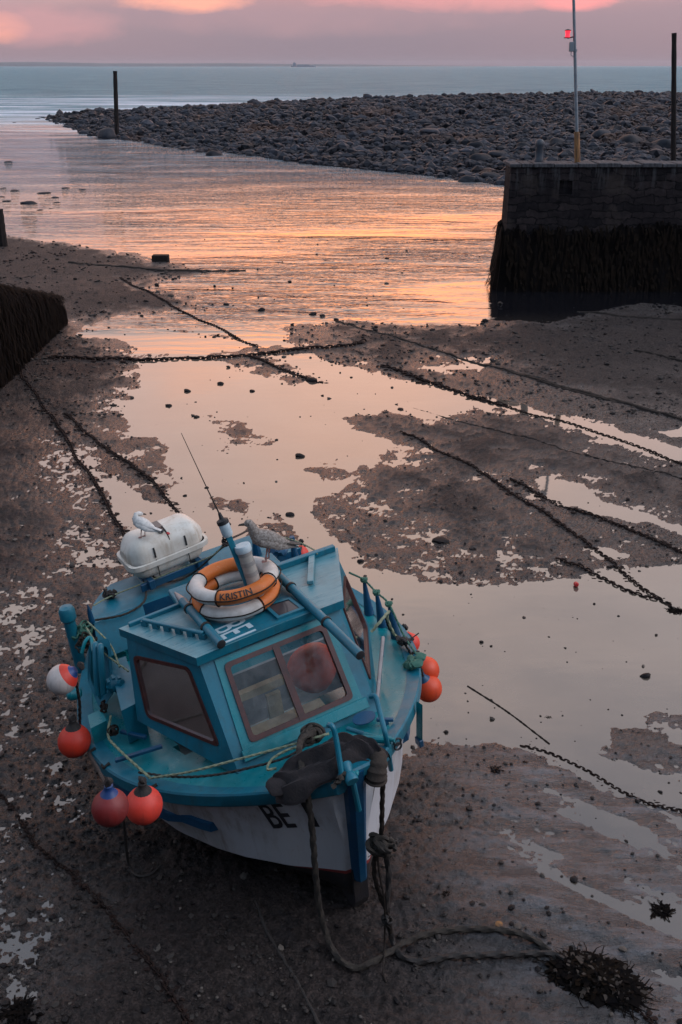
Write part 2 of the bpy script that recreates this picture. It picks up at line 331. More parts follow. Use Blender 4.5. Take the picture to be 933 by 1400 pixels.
# ------------------------------------------------------------------ mesh building
class MB:
    def __init__(s): s.v = []; s.f = []; s.mi = []; s.m = 0; s.smooth = True
    def add(s, vs, fs, mi=None):
        o = len(s.v); s.v += [tuple(map(float, p)) for p in vs]; s.f += [tuple(i+o for i in f) for f in fs]
        s.mi += [s.m if mi is None else mi]*len(fs); return s
    def tube(s, pts, r, seg=8, caps=True, mi=None):
        pts = [np.asarray(p, float) for p in pts]; n = len(pts)
        rs = r if hasattr(r, '__len__') else [r]*n
        vs = []; up = None
        for i in range(n):
            t = pts[min(i+1, n-1)]-pts[max(i-1, 0)]; t = t/(np.linalg.norm(t)+1e-12)
            if up is None:
                up = np.array([0, 0, 1.]) if abs(t[2]) < .9 else np.array([1., 0, 0])
            a = np.cross(t, up); a /= np.linalg.norm(a)+1e-12; up = np.cross(a, t)
            for k in range(seg):
                th = TAU*k/seg; vs.append(pts[i]+rs[i]*(math.cos(th)*a+math.sin(th)*up))
        fs = [(i*seg+k, i*seg+(k+1) % seg, (i+1)*seg+(k+1) % seg, (i+1)*seg+k) for i in range(n-1) for k in range(seg)]
        if caps: fs += [tuple(range(seg))[::-1], tuple((n-1)*seg+k for k in range(seg))]
        return s.add(vs, fs, mi)
    def rope(s, pts, r, seg=9, pitch=None, mi=None, lump=0):
        pts = resample(pts, r*.9); pitch = pitch or r*7; n = len(pts); vs = []; up = None; acc = 0
        for i in range(n):
            t = pts[min(i+1, n-1)]-pts[max(i-1, 0)]; t = t/(np.linalg.norm(t)+1e-12)
            if up is None: up = np.array([0, 0, 1.]) if abs(t[2]) < .9 else np.array([1., 0, 0])
            a = np.cross(t, up); a /= np.linalg.norm(a)+1e-12; up = np.cross(a, t)
            if i: acc += np.linalg.norm(pts[i]-pts[i-1])
            rr0 = r*(1+lump*(math.sin(acc*13)*.5+random.random()-.5))
            for k in range(seg):
                th = TAU*k/seg; rr = rr0*(1+.22*math.cos(3*th+TAU*acc/pitch*1.0))
                vs.append(pts[i]+rr*(math.cos(th)*a+math.sin(th)*up))
        fs = [(i*seg+k, i*seg+(k+1) % seg, (i+1)*seg+(k+1) % seg, (i+1)*seg+k) for i in range(n-1) for k in range(seg)]
        fs += [tuple(range(seg))[::-1], tuple((n-1)*seg+k for k in range(seg))]
        return s.add(vs, fs, mi)
    def box(s, c, e, axes=None, mi=None, bev=0.0):
        """centre, half extents, axes rows"""
        A = np.eye(3) if axes is None else np.asarray(axes, float); c = np.asarray(c, float)
        if bev <= 0:
            vs = [c+A[0]*e[0]*i+A[1]*e[1]*j+A[2]*e[2]*k for i in (-1, 1) for j in (-1, 1) for k in (-1, 1)]
            return s.add(vs, [(0, 1, 3, 2), (4, 6, 7, 5), (0, 4, 5, 1), (2, 3, 7, 6), (0, 2, 6, 4), (1, 5, 7, 3)], mi)
        # bevelled: 24 verts
        vs = []; idx = {}
        for i in (-1, 1):
            for j in (-1, 1):
                for k in (-1, 1):
                    for ax in range(3):
                        q = [i*(e[0]-bev), j*(e[1]-bev), k*(e[2]-bev)]; q[ax] = (i, j, k)[ax]*e[ax]
                        idx[i, j, k, ax] = len(vs); vs.append(c+A[0]*q[0]+A[1]*q[1]+A[2]*q[2])
        fs = []
        for ax in range(3):
            o = [a for a in range(3) if a != ax]
            for sg in (-1, 1):
                f = []
                for p, q in ((-1, -1), (1, -1), (1, 1), (-1, 1)):
                    t = [0, 0, 0]; t[ax] = sg; t[o[0]] = p; t[o[1]] = q; f.append(idx[(*t, ax)])
                fs.append(tuple(f))
        for ax in range(3):
            o = [a for a in range(3) if a != ax]
            for p in (-1, 1):
                for q in (-1, 1):
                    t0 = [0, 0, 0]; t0[o[0]] = p; t0[o[1]] = q; t1 = t0[:]; t0[ax] = -1; t1[ax] = 1
                    fs.append((idx[(*t0, o[0])], idx[(*t1, o[0])], idx[(*t1, o[1])], idx[(*t0, o[1])]))
        for i in (-1, 1):
            for j in (-1, 1):
                for k in (-1, 1): fs.append(tuple(idx[i, j, k, a] for a in range(3)))
        return s.add(vs, fs, mi)
    def bar(s, p, q, w, h, up=(0, 0, 1), mi=None, bev=0.0):
        p = np.asarray(p, float); q = np.asarray(q, float); t = q-p; L = np.linalg.norm(t); t = t/L
        a = np.cross(np.asarray(up, float), t); a /= np.linalg.norm(a); u = np.cross(t, a)
        return s.box((p+q)/2, (L/2, w/2, h/2), (t, a, u), mi, bev)
    def lathe(s, prof, seg=20, axes=None, c=(0, 0, 0), mi=None):
        A = np.eye(3) if axes is None else np.asarray(axes, float); c = np.asarray(c, float); vs = []
        for r, z in prof:
            for k in range(seg):
                th = TAU*k/seg; vs.append(c+A[0]*r*math.cos(th)+A[1]*r*math.sin(th)+A[2]*z)
        n = len(prof)
        fs = [(i*seg+k, i*seg+(k+1) % seg, (i+1)*seg+(k+1) % seg, (i+1)*seg+k) for i in range(n-1) for k in range(seg)]
        fs += [tuple(range(seg))[::-1], tuple((n-1)*seg+k for k in range(seg))]
        return s.add(vs, fs, mi)
    def grid(s, P, mi=None, closeu=False):
        P = np.asarray(P, float); nu, nv = P.shape[:2]
        fs = [(i*nv+j, (i+1) % nu*nv+j, (i+1) % nu*nv+j+1, i*nv+j+1) for i in range(nu if closeu else nu-1) for j in range(nv-1)]
        return s.add(P.reshape(-1, 3), fs, mi)
    def solid(s, poly, top, bot, mi=None):
        """polygon (x,y) prism, top / bottom are functions or numbers of z"""
        n = len(poly)
        zt = [top(p) if callable(top) else top for p in poly]; zb = [bot(p) if callable(bot) else bot for p in poly]
        vs = [(p[0], p[1], z) for p, z in zip(poly, zt)]+[(p[0], p[1], z) for p, z in zip(poly, zb)]
        fs = [tuple(range(n)), tuple(range(2*n-1, n-1, -1))]+[(i, n+i, n+(i+1) % n, (i+1) % n) for i in range(n)]
        return s.add(vs, fs, mi)
    def blob(s, c, r, jit=.15, sub=2, axes=None, mi=None, flat=1.0):
        V, Fc = ICO[sub]; V = V.copy()
        ph = rng.uniform(0, 6, 9)
        d = 1+jit*(np.sin(V[:, 0]*3+ph[0])*np.sin(V[:, 1]*3.3+ph[1])+np.sin(V[:, 2]*3.7+ph[2]+V[:, 0]*2)*.7)
        V = V*d[:, None]*np.asarray(r if hasattr(r, '__len__') else (r, r, r))
        if axes is not None: V = V @ np.asarray(axes)
        return s.add(V+np.asarray(c), Fc, mi)
    def build(s, name, mats, parent=None, base=None, matrix=None, smooth=None):
        me = bpy.data.meshes.new(name)
        b = np.zeros(3) if base is None else np.asarray(base, float)
        me.from_pydata([tuple(np.asarray(p)-b) for p in s.v], [], s.f)
        mats = mats if isinstance(mats, (list, tuple)) else [mats]
        for m in mats: me.materials.append(MAT[m] if isinstance(m, str) else m)
        me.polygons.foreach_set('material_index', s.mi)
        fix_normals(me)
        sm = s.smooth if smooth is None else smooth
        if sm: me.shade_smooth() if hasattr(me, 'shade_smooth') else None
        if sm == 'auto' or sm is True: auto_smooth(me)
        me.update()
        o = bpy.data.objects.new(name, me); COL.objects.link(o)
        if parent is not None: o.parent = parent
        if matrix is not None: o.matrix_world = matrix
        elif base is not None and parent is None: o.location = tuple(b)
        return o
import bmesh
def fix_normals(me):
    if len(me.polygons) > 60000: return
    bm = bmesh.new(); bm.from_mesh(me); bmesh.ops.recalc_face_normals(bm, faces=bm.faces); bm.to_mesh(me); bm.free()
def auto_smooth(me, ang=35):
    if len(me.polygons) > 60000: return
    bm = bmesh.new(); bm.from_mesh(me); ca = math.radians(ang)
    for e in bm.edges:
        if len(e.link_faces) == 2: e.smooth = e.calc_face_angle(0) < ca
    bm.to_mesh(me); bm.free()
def make_ico(sub):
    bm = bmesh.new(); bmesh.ops.create_icosphere(bm, subdivisions=sub, radius=1)
    bm.verts.ensure_lookup_table()
    V = np.array([v.co[:] for v in bm.verts]); Fc = [tuple(v.index for v in f.verts) for f in bm.faces]; bm.free(); return V, Fc
ICO = {i: make_ico(i) for i in (1, 2, 3, 4)}

def catmull(pts, n=8):
    P = [np.asarray(p, float) for p in pts]
    if len(P) < 3: return P
    P = [2*P[0]-P[1]]+P+[2*P[-1]-P[-2]]; out = []
    for i in range(1, len(P)-2):
        for k in range(n):
            t = k/n; a, b, c, d = P[i-1:i+3]
            out.append(.5*((2*b)+(-a+c)*t+(2*a-5*b+4*c-d)*t*t+(-a+3*b-3*c+d)*t**3))
    out.append(P[-2]); return out
def resample(pts, step):
    P = np.array([np.asarray(p, float) for p in pts]); L = np.concatenate([[0], np.cumsum(np.linalg.norm(np.diff(P, axis=0), axis=1))])
    n = max(2, int(L[-1]/step)+1); t = np.linspace(0, L[-1], n)
    return [np.array([np.interp(q, L, P[:, k]) for k in range(3)]) for q in t]

def tag(o, label=None, cat=None, group=None, kind=None):
    if label: o['label'] = label
    if cat: o['category'] = cat
    if group: o['group'] = group
    if kind: o['kind'] = kind
    return o
def empty(name, label, cat, base, onboat=False, group=None):
    o = bpy.data.objects.new(name, None); COL.objects.link(o); o.empty_display_size = .2
    if onboat: o.matrix_world = BM @ Matrix.Translation(Vector(tuple(base)))
    else: o.location = tuple(base)
    return tag(o, label, cat, group)
def bthing(mb, name, mats, base, label, cat, group=None):
    """single-mesh thing in boat coordinates"""
    o = mb.build(name, mats, base=base, matrix=BM @ Matrix.Translation(Vector(tuple(base))))
    return tag(o, label, cat, group)

def text_mesh(txt, size=1.0):
    """2-D letter outline mesh (verts, faces) from the built-in font, origin at lower left"""
    cu = bpy.data.curves.new('t', 'FONT'); cu.body = txt; cu.size = size; cu.offset = .012*size; cu.resolution_u = 3
    ob = bpy.data.objects.new('t', cu); COL.objects.link(ob)
    dg = bpy.context.evaluated_depsgraph_get(); me = ob.evaluated_get(dg).to_mesh()
    V = np.array([v.co[:2] for v in me.vertices]); Fc = [tuple(p.vertices) for p in me.polygons]
    ob.evaluated_get(dg).to_mesh_clear(); bpy.data.objects.remove(ob); bpy.data.curves.remove(cu)
    return V-V.min(axis=0), Fc
def subdiv(V, Fc, cuts=3):
    bm = bmesh.new(); vs = [bm.verts.new((x, y, 0)) for x, y in V]
    for f in Fc:
        try: bm.faces.new([vs[i] for i in f])
        except ValueError: pass
    bmesh.ops.triangulate(bm, faces=bm.faces); bmesh.ops.subdivide_edges(bm, edges=bm.edges, cuts=cuts, use_grid_fill=True)
    bm.verts.index_update(); V2 = np.array([v.co[:2] for v in bm.verts]); F2 = [tuple(v.index for v in f.verts) for f in bm.faces]; bm.free(); return V2, F2

# ------------------------------------------------------------------ noise
def vnoise(x, y, seed=0):
    xi = np.floor(x).astype(np.int64); yi = np.floor(y).astype(np.int64); fx = x-xi; fy = y-yi
    fx = fx*fx*fx*(fx*(fx*6-15)+10); fy = fy*fy*fy*(fy*(fy*6-15)+10)
    def hsh(a, b):
        n = (a*374761393+b*668265263+seed*1442695041) & 0xffffffff
        n = ((n ^ (n >> 13))*1274126177) & 0xffffffff
        return ((n ^ (n >> 16)) & 0xffff)/65535.0
    return (hsh(xi, yi)*(1-fx)+hsh(xi+1, yi)*fx)*(1-fy)+(hsh(xi, yi+1)*(1-fx)+hsh(xi+1, yi+1)*fx)*fy
def fbm(x, y, seed=0, oct=4, g=.5):
    a = 1; s = 0; t = 0
    for i in range(oct): s = s+a*vnoise(x*2**i, y*2**i, seed+i*17); t += a; a *= g
    return s/t*2-1
def sdist(px, py, poly):
    """signed distance (negative inside) to a world polygon"""
    P = np.asarray(poly); d2 = np.full(px.shape, 1e18); ins = np.zeros(px.shape, bool)
    for i in range(len(P)):
        a = P[i]; b = P[(i+1) % len(P)]; ex, ey = b-a; wx = px-a[0]; wy = py-a[1]
        t = np.clip((wx*ex+wy*ey)/(ex*ex+ey*ey+1e-12), 0, 1)
        d2 = np.minimum(d2, (wx-t*ex)**2+(wy-t*ey)**2)
        c = ((a[1] <= py) & (py < b[1])) | ((b[1] <= py) & (py < a[1]))
        with np.errstate(divide='ignore', invalid='ignore'): xx = a[0]+(py-a[1])/(b[1]-a[1]+1e-30)*ex
        ins ^= c & (px < xx)
    return np.where(ins, -1, 1)*np.sqrt(d2)
WL = -0.03
def wp(pts): return np.array([gp(x, y, WL)[:2] for x, y in pts])

# ------------------------------------------------------------------ ground
RIVER = wp([(-500, 100), (1500, 100), (1500, 428), (933, 419), (880, 414), (862, 417), (822, 426), (760, 436), (683, 439), (583, 444), (500, 440), (462, 437), (430, 441), (395, 447),
            (372, 452), (330, 440), (300, 428), (270, 415), (262, 404), (215, 394), (212, 386), (262, 378), (287, 372), (255, 364), (215, 352), (160, 342), (112, 339), (95, 331), (60, 329), (20, 322), (-20, 324), (-500, 330)])
POOLS = [wp(p) for p in (
    [(112, 460), (130, 441), (165, 430), (230, 428), (290, 424), (330, 438), (395, 445), (388, 470), (350, 474), (330, 482), (260, 486), (190, 482), (168, 466)],
    [(190, 497), (300, 490), (400, 484), (430, 482), (470, 500), (520, 511), (600, 531), (652, 546), (640, 560), (580, 568), (520, 560), (468, 576), (492, 592), (540, 607), (548, 619),
     (470, 638), (476, 652), (462, 678), (440, 694), (470, 722), (505, 764), (560, 790), (620, 800), (700, 801), (800, 794), (850, 784), (1000, 775), (1000, 958), (905, 992), (850, 1018), (780, 1034), (700, 1046),
     (620, 1044), (560, 1038), (380, 1000), (300, 900), (240, 780), (236, 715), (230, 680), (232, 645), (205, 604), (164, 592), (160, 562), (184, 532)],
    [(120, 612), (152, 622), (150, 640), (200, 682), (242, 700), (226, 730), (170, 724), (152, 682), (128, 640)],
    [(640, 541), (700, 549), (780, 570), (860, 590), (950, 617), (950, 640), (850, 605), (760, 580), (690, 561), (650, 553)],
    [(735, 648), (790, 655), (850, 690), (950, 724), (950, 742), (880, 722), (820, 702), (770, 682)],
    [(548, 738), (612, 741), (624, 754), (590, 753)],
    [(885, 580), (950, 584), (950, 606), (905, 596)],
    [(575, 500), (645, 497), (636, 503), (590, 506)],
    [(800, 742), (850, 756), (884, 770), (840, 772)])]
ISL = [wp(p) for p in (
    [(278, 566), (322, 570), (352, 588), (378, 612), (350, 622), (318, 616), (326, 598), (300, 584)],
    [(298, 492), (362, 488), (402, 500), (438, 522), (400, 519), (360, 510), (308, 504)],
    [(294, 676), (318, 682), (352, 700), (412, 740), (350, 716), (300, 690)],
    [(345, 712), (390, 722), (426, 748), (380, 756), (340, 736)],
    [(405, 640), (440, 632), (476, 642), (440, 646)],
    [(222, 452), (300, 458), (350, 468), (300, 463)])]
# half-drained mud where a film of water stands between the pebbles
FILM = [(wp(p), a) for p, a in (
    ([(40, 590), (120, 600), (160, 720), (130, 800), (90, 900), (140, 1040), (130, 1120), (60, 1130), (-60, 1000), (-60, 860), (60, 760)], .003),
    ([(-80, 1090), (20, 1110), (120, 1230), (140, 1300), (60, 1420), (-80, 1420)], .002),
    ([(560, 1030), (720, 1040), (933, 985), (1050, 960), (1050, 1300), (880, 1310), (760, 1260), (600, 1150)], .009),
    ([(820, 1290), (1000, 1250), (1000, 1450), (860, 1420)], .006),
    ([(600, 500), (940, 560), (940, 600), (700, 545)], .022),
    ([(690, 640), (940, 720), (940, 790), (790, 760)], .014),
    ([(470, 660), (560, 700), (640, 790), (540, 790), (480, 730), (440, 700)], .008))]
def ground_h(x, y, full=False):
    x = np.asarray(x, float); y = np.asarray(y, float)
    wx = x+.35*fbm(x*.9, y*.9, 3, 3)+.10*fbm(x*4, y*4, 5, 2); wy = y+.45*fbm(x*.9, y*.9, 9, 3)+.14*fbm(x*4, y*4, 8, 2)
    sdr = sdist(wx, wy, RIVER); sd = sdr
    for p in POOLS: sd = np.minimum(sd, sdist(wx, wy, p))
    for p in ISL: sd = np.maximum(sd, -sdist(wx, wy, p)*1.0)
    h = np.where(sd > 0, .060*(1-np.exp(-np.abs(sd)/1.5)), -.07*(1-np.exp(-np.abs(sd)/.5)))
    film = np.zeros_like(x)
    for p, a in FILM:
        s = sdist(wx, wy, p); f = 1/(1+np.exp(np.clip(s/.22, -30, 30)))*(sd > 0); h = h*(1-f)+a*f; film = np.maximum(film, f)
    big = np.clip(sd/6, 0, 1)*.12*(fbm(x*.16, y*.16, 21, 3)+.4)*np.clip((y-14)/10, 0, 1)
    # drag grooves running down towards the right in the foreground
    ca, sa = math.cos(math.radians(-32)), math.sin(math.radians(-32))
    gx = x*ca+y*sa; gy = -x*sa+y*ca
    zone = 1/(1+np.exp(-(x-.9)/.25))/(1+np.exp((y-8.8)/.3))
    gro = .050*fbm(gx*.55, gy*3.3, 31, 4, .55)*zone
    rough = np.clip(.62+sd*.9, .10, 1)
    fade = np.clip(30/np.maximum(y, 5), 0, 1)
    slk = np.clip(zone*(.85+.8*fbm(gx*.5, gy*1.6, 53, 3))*1.15, 0, 1)
    n = (1-.72*slk)*(.030*fbm(x*1.7, y*1.7, 41, 3)*(1-.75*film)+.022*fbm(x*6, y*6, 43, 3)*fade+.020*fbm(x*21, y*21, 47, 2, .6)*np.clip(16/np.maximum(y, 4), .2, 1))
    h = WL+h+big+gro+n*rough
    if not full: return h
    stk = np.clip(.55+1.5*fbm(gx*.6, gy*3.6, 37, 4, .55), 0, 1)*zone
    wet = np.clip(1-(h-WL)/.04, 0, 1)*.9+film*.55+.14+.16*np.clip(fbm(x*.8, y*.8, 61, 3)*2, 0, 1)+.6*stk
    leftz = 1/(1+np.exp((x+1.6+.05*(y-10))/.6))
    weedy = np.clip(leftz*(.35+fbm(x*.7, y*.7, 71, 4)*1.6)*(y < 24), 0, 1)
    wet = wet*(1-.6*np.clip((y-18)/6, 0, 1)*np.clip((h-WL-.02)/.03, 0, 1))
    global SLICK
    SLICK = slk
    return h, np.clip(wet, 0, 1), weedy, film
def sheet(name, X, Y, Z, mat, attrs=None, kind='structure'):
    nr, nc = X.shape
    me = bpy.data.meshes.new(name); n = nr*nc
    me.vertices.add(n); me.vertices.foreach_set('co', np.stack([X, Y, Z], -1).reshape(-1).astype(np.float32))
    i = (np.arange(nr-1)[:, None]*nc+np.arange(nc-1)[None]).reshape(-1)
    q = np.stack([i, i+1, i+nc+1, i+nc], -1).astype(np.int32)
    me.loops.add(q.size); me.loops.foreach_set('vertex_index', q.reshape(-1))
    me.polygons.add(len(q)); me.polygons.foreach_set('loop_start', np.arange(0, q.size, 4, dtype=np.int32)); me.polygons.foreach_set('loop_total', np.full(len(q), 4, np.int32))
    me.polygons.foreach_set('use_smooth', np.ones(len(q), bool))
    me.update(calc_edges=True)
    for k, a in (attrs or {}).items():
        at = me.attributes.new(k, 'FLOAT', 'POINT'); at.data.foreach_set('value', a.reshape(-1).astype(np.float32))
    me.materials.append(MAT[mat])
    o = bpy.data.objects.new(name, me); COL.objects.link(o); o['kind'] = kind; return o
rows = [gp(466, p)[1] for p in np.arange(1440, 248, -2.0)]
rows = np.concatenate([np.linspace(-6, rows[0]-.15, 30), rows])
tt = np.concatenate([np.linspace(-1.6, -.40, 40)[:-1], np.linspace(-.40, .40, 540), np.linspace(.40, 1.6, 40)[1:]])
GY = np.repeat(rows[:, None], len(tt), 1); GX = tt[None]*(np.maximum(GY, 0)*.97+3.0)
gz, gwet, gweed, gfilm = ground_h(GX, GY, True)
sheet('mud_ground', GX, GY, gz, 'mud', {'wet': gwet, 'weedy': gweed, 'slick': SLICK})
S = 30000.
wys = np.array([-6, 2, 6, 12, 20, 30, 45, 70, 110, 180, 320, 700, 2000, 8000, S]); wxs = np.array([-S, -3000, -400, -80, -20, 0, 20, 80, 400, 3000, S])
WX, WY = np.meshgrid(wxs, wys)
sheet('water', WX, WY, np.full(WX.shape, WL), 'water')

# ------------------------------------------------------------------ cobble bank
BANK = wp([(58, 160), (90, 172), (128, 186), (200, 195), (250, 203), (290, 209), (340, 211), (420, 223), (500, 231), (580, 239), (640, 246), (692, 252), (800, 262), (1300, 262), (2600, 250), (2600, 128), (1500, 131), (900, 133), (700, 134), (500, 138), (400, 142), (300, 147), (200, 153), (110, 156)])
def bank_h(x, y):
    sx = x+1.5*fbm(x*.12, y*.12, 81, 3); sy = y+3*fbm(x*.1, y*.1, 83, 3)
    d = -sdist(sx, sy, BANK)
    h = np.where(d > 0, 2.15*(1-np.exp(-d/26.)), np.maximum(d*.08, -.6))
    return WL+h+.18*fbm(x*.25, y*.2, 85, 3)*np.clip(d/6, 0, 1)-.03
byr = np.array([gp(466, p)[1] for p in np.concatenate([np.arange(268, 150, -2.), np.arange(150, 122, -.8)])])
bt = np.linspace(-.42, 1.0, 300)
BY = np.repeat(byr[:, None], len(bt), 1); BX = bt[None]*BY
BZ = bank_h(BX, BY)
sheet('shingle_bank', BX, BY, BZ, 'cobble', {'tone': np.clip(.3+.4*fbm(BX*.5, BY*.5, 5, 3), 0, 1)})

def scatter(name, pos, size, mat, tone, flat=(.45, .8), label='', cat='', sub=1, sink=.25, kind='stuff'):
    V, Fc = ICO[sub]; Fc = np.array(Fc); n = len(pos); nv = len(V)
    r = rng.uniform(.7, 1.3, (n, 3)); r[:, 2] = rng.uniform(*flat, n)
    th = rng.uniform(0, TAU, n); c, s = np.cos(th), np.sin(th)
    W = V[None]*r[:, None]*(1+.28*(rng.random((n, nv, 1))-.5))
    tl = rng.normal(0, .22, (n, 1)); W[..., 2] += W[..., 0]*tl
    X = W[..., 0]*c[:, None]-W[..., 1]*s[:, None]; Yv = W[..., 0]*s[:, None]+W[..., 1]*c[:, None]
    P = np.stack([X, Yv, W[..., 2]], -1)*size[:, None, None]+pos[:, None]
    P[..., 2] += (size*r[:, 2]*(1-2*sink))[:, None]
    me = bpy.data.meshes.new(name); me.vertices.add(n*nv); me.vertices.foreach_set('co', P.reshape(-1).astype(np.float32))
    f = (Fc[None]+(np.arange(n)*nv)[:, None, None]).reshape(-1).astype(np.int32)
    me.loops.add(len(f)); me.loops.foreach_set('vertex_index', f); me.polygons.add(len(f)//3)
    me.polygons.foreach_set('loop_start', np.arange(0, len(f), 3, dtype=np.int32)); me.polygons.foreach_set('loop_total', np.full(len(f)//3, 3, np.int32))
    me.polygons.foreach_set('use_smooth', np.full(len(f)//3, sub > 1, bool)); me.update(calc_edges=True)
    at = me.attributes.new('tone', 'FLOAT', 'POINT'); at.data.foreach_set('value', np.repeat(tone, nv).astype(np.float32))
    me.materials.append(MAT[mat]); o = bpy.data.objects.new(name, me); COL.objects.link(o)
    return tag(o, label, cat, kind=kind)

N = 42000
py = rng.uniform(127, 266, N*2); pxx = rng.uniform(20, 1150, N*2)
G = np.array([gp(a, b, .9) for a, b in zip(pxx, py)])
hz = bank_h(G[:, 0], G[:, 1]); d = -sdist(G[:, 0], G[:, 1], BANK)
keep = (d > -.4) & (rng.random(len(d)) < .85); G = G[keep][:N]; d = d[keep][:N]; hz = hz[keep][:N]
sz = np.clip(rng.lognormal(-2.0, .55, len(G)), .05, .5)*np.clip(.55+G[:, 1]/150, .8, 1.5)
P = np.c_[G[:, :2], hz]
scatter('cobbles', P, sz, 'cobble', np.clip(rng.normal(.42, .27, len(G)), 0, 1), label='mass of dark grey rounded cobbles covering the bank across the harbour mouth', cat='cobbles', sub=1)
# larger boulders along the near edge of the bank: one each
def boulder(px, py, r, label, tone, grp='larger boulders of the cobble bank', flat=.6, z=None, mat='cobble'):
    p = gp(px, py, .3); 
    if z is None: p[2] = float(bank_h(np.array([p[0]]), np.array([p[1]]))[0])
    else: p = gp(px, py, z)
    r *= .8; m = MB(); m.blob((0, 0, r*flat*.45), (r*1.1, r*.9, r*flat), .13, 3)
    o = m.build('boulder', mat); o.location = tuple(p); o.rotation_euler = (0, 0, random.uniform(0, 6))
    at = o.data.attributes.new('tone', 'FLOAT', 'POINT'); at.data.foreach_set('value', np.full(len(o.data.vertices), tone, np.float32))
    tag(o, label, 'boulder', grp); return o
boulder(146, 184, 1.15, 'big rounded boulder at the foot of the tall timber post', .35, flat=.75)
boulder(588, 196, 1.0, 'long pale boulder lying in the middle of the cobble bank', .6, flat=.5)
boulder(292, 206, .8, 'dark boulder at the water edge of the cobble bank', .1)
for i, (x, y, r) in enumerate(((655, 226, .9), (670, 238, .7), (640, 240, .6), (680, 222, .8), (650, 212, .7), (618, 232, .55), (860, 212, 1.1), (820, 205, .9), (905, 216, 1.0), (880, 200, .8), (760, 212, .8), (715, 214, .7), (560, 228, .5), (530, 222, .5))):
    boulder(x, y, r, 'dark weedy boulder among the cobbles behind and beside the stone pier', random.uniform(.05, .45), 'dark boulders by the pier')
# loose rocks standing in the shallow river
for i, (x, y, r) in enumerate(((20, 262, .5), (60, 265, .55), (90, 258, .4), (113, 260, .35), (75, 271, .4), (10, 276, .4), (40, 279, .7), (78, 278, .35), (112, 262, .25), (130, 262, .2), (55, 288, .3), (70, 286, .25), (5, 258, .3), (12, 222, .5), (52, 163, .6), (85, 168, .6), (20, 168, .5), (108, 178, .5), (130, 268, .2), (2, 270, .35))):
    boulder(x, y, r*.7, 'low dark rock breaking the surface of the shallow river at the left', .12, 'rocks in the shallow river', .24, WL-.03)

# ------------------------------------------------------------------ pebbles and weed scraps on the mud
def mud_scatter(n, ylo, yhi, xlo, xhi):
    a = rng.uniform(xlo, xhi, n); b = rng.uniform(ylo, yhi, n)
    return np.array([gp(x, y, 0) for x, y in zip(a, b)])
A = mud_scatter(30000, 560, 1410, -30, 960)
hh, we, wd, fl = ground_h(A[:, 0], A[:, 1], True)
dens = .18+.9*np.clip(fbm(A[:, 0]*1.3, A[:, 1]*1.3, 91, 4)*1.6+.1, 0, 1)+.5*wd+.25*fl
inpool = hh < WL-.012
keep = (rng.random(len(A)) < np.where(inpool, .02, dens*.5*(1-.85*SLICK)))
A = A[keep]; hh = hh[keep]; wd = wd[keep]; inp = inpool[keep]
sz = np.clip(rng.lognormal(-4.55, .5, len(A)), .004, .035)
P = np.c_[A[:, :2], np.where(inp, WL-.002, hh)]
tone = np.where(rng.random(len(A)) < .10, rng.uniform(.6, 1, len(A)), rng.uniform(0, .35, len(A)))
scatter('pebbles', P, sz, 'pebble', tone, label='scatter of small dark pebbles and shell bits over the harbour mud', cat='pebbles', flat=(.35, .7))

A = mud_scatter(16000, 322, 570, -40, 975)
hh, we, wd, fl = ground_h(A[:, 0], A[:, 1], True)
keep = (rng.random(len(A)) < np.where(hh < WL-.012, .012, .22+.9*np.clip(fbm(A[:, 0]*.9, A[:, 1]*.9, 95, 4)*1.6, 0, 1)+.2*wd)) & (A[:, 1] < 44)
A = A[keep]; hh = hh[keep]
scatter('shingle_scraps', np.c_[A[:, :2], np.maximum(hh, WL-.002)], np.clip(rng.lognormal(-3.75, .45, len(A)), .01, .07)*np.clip(A[:, 1]/22, .7, 1.4), 'pebble', np.where(rng.random(len(A)) < .07, .5, rng.uniform(0, .3, len(A))), label='dark shingle and weed scraps over the farther mud flats', cat='pebbles', flat=(.3, .6))
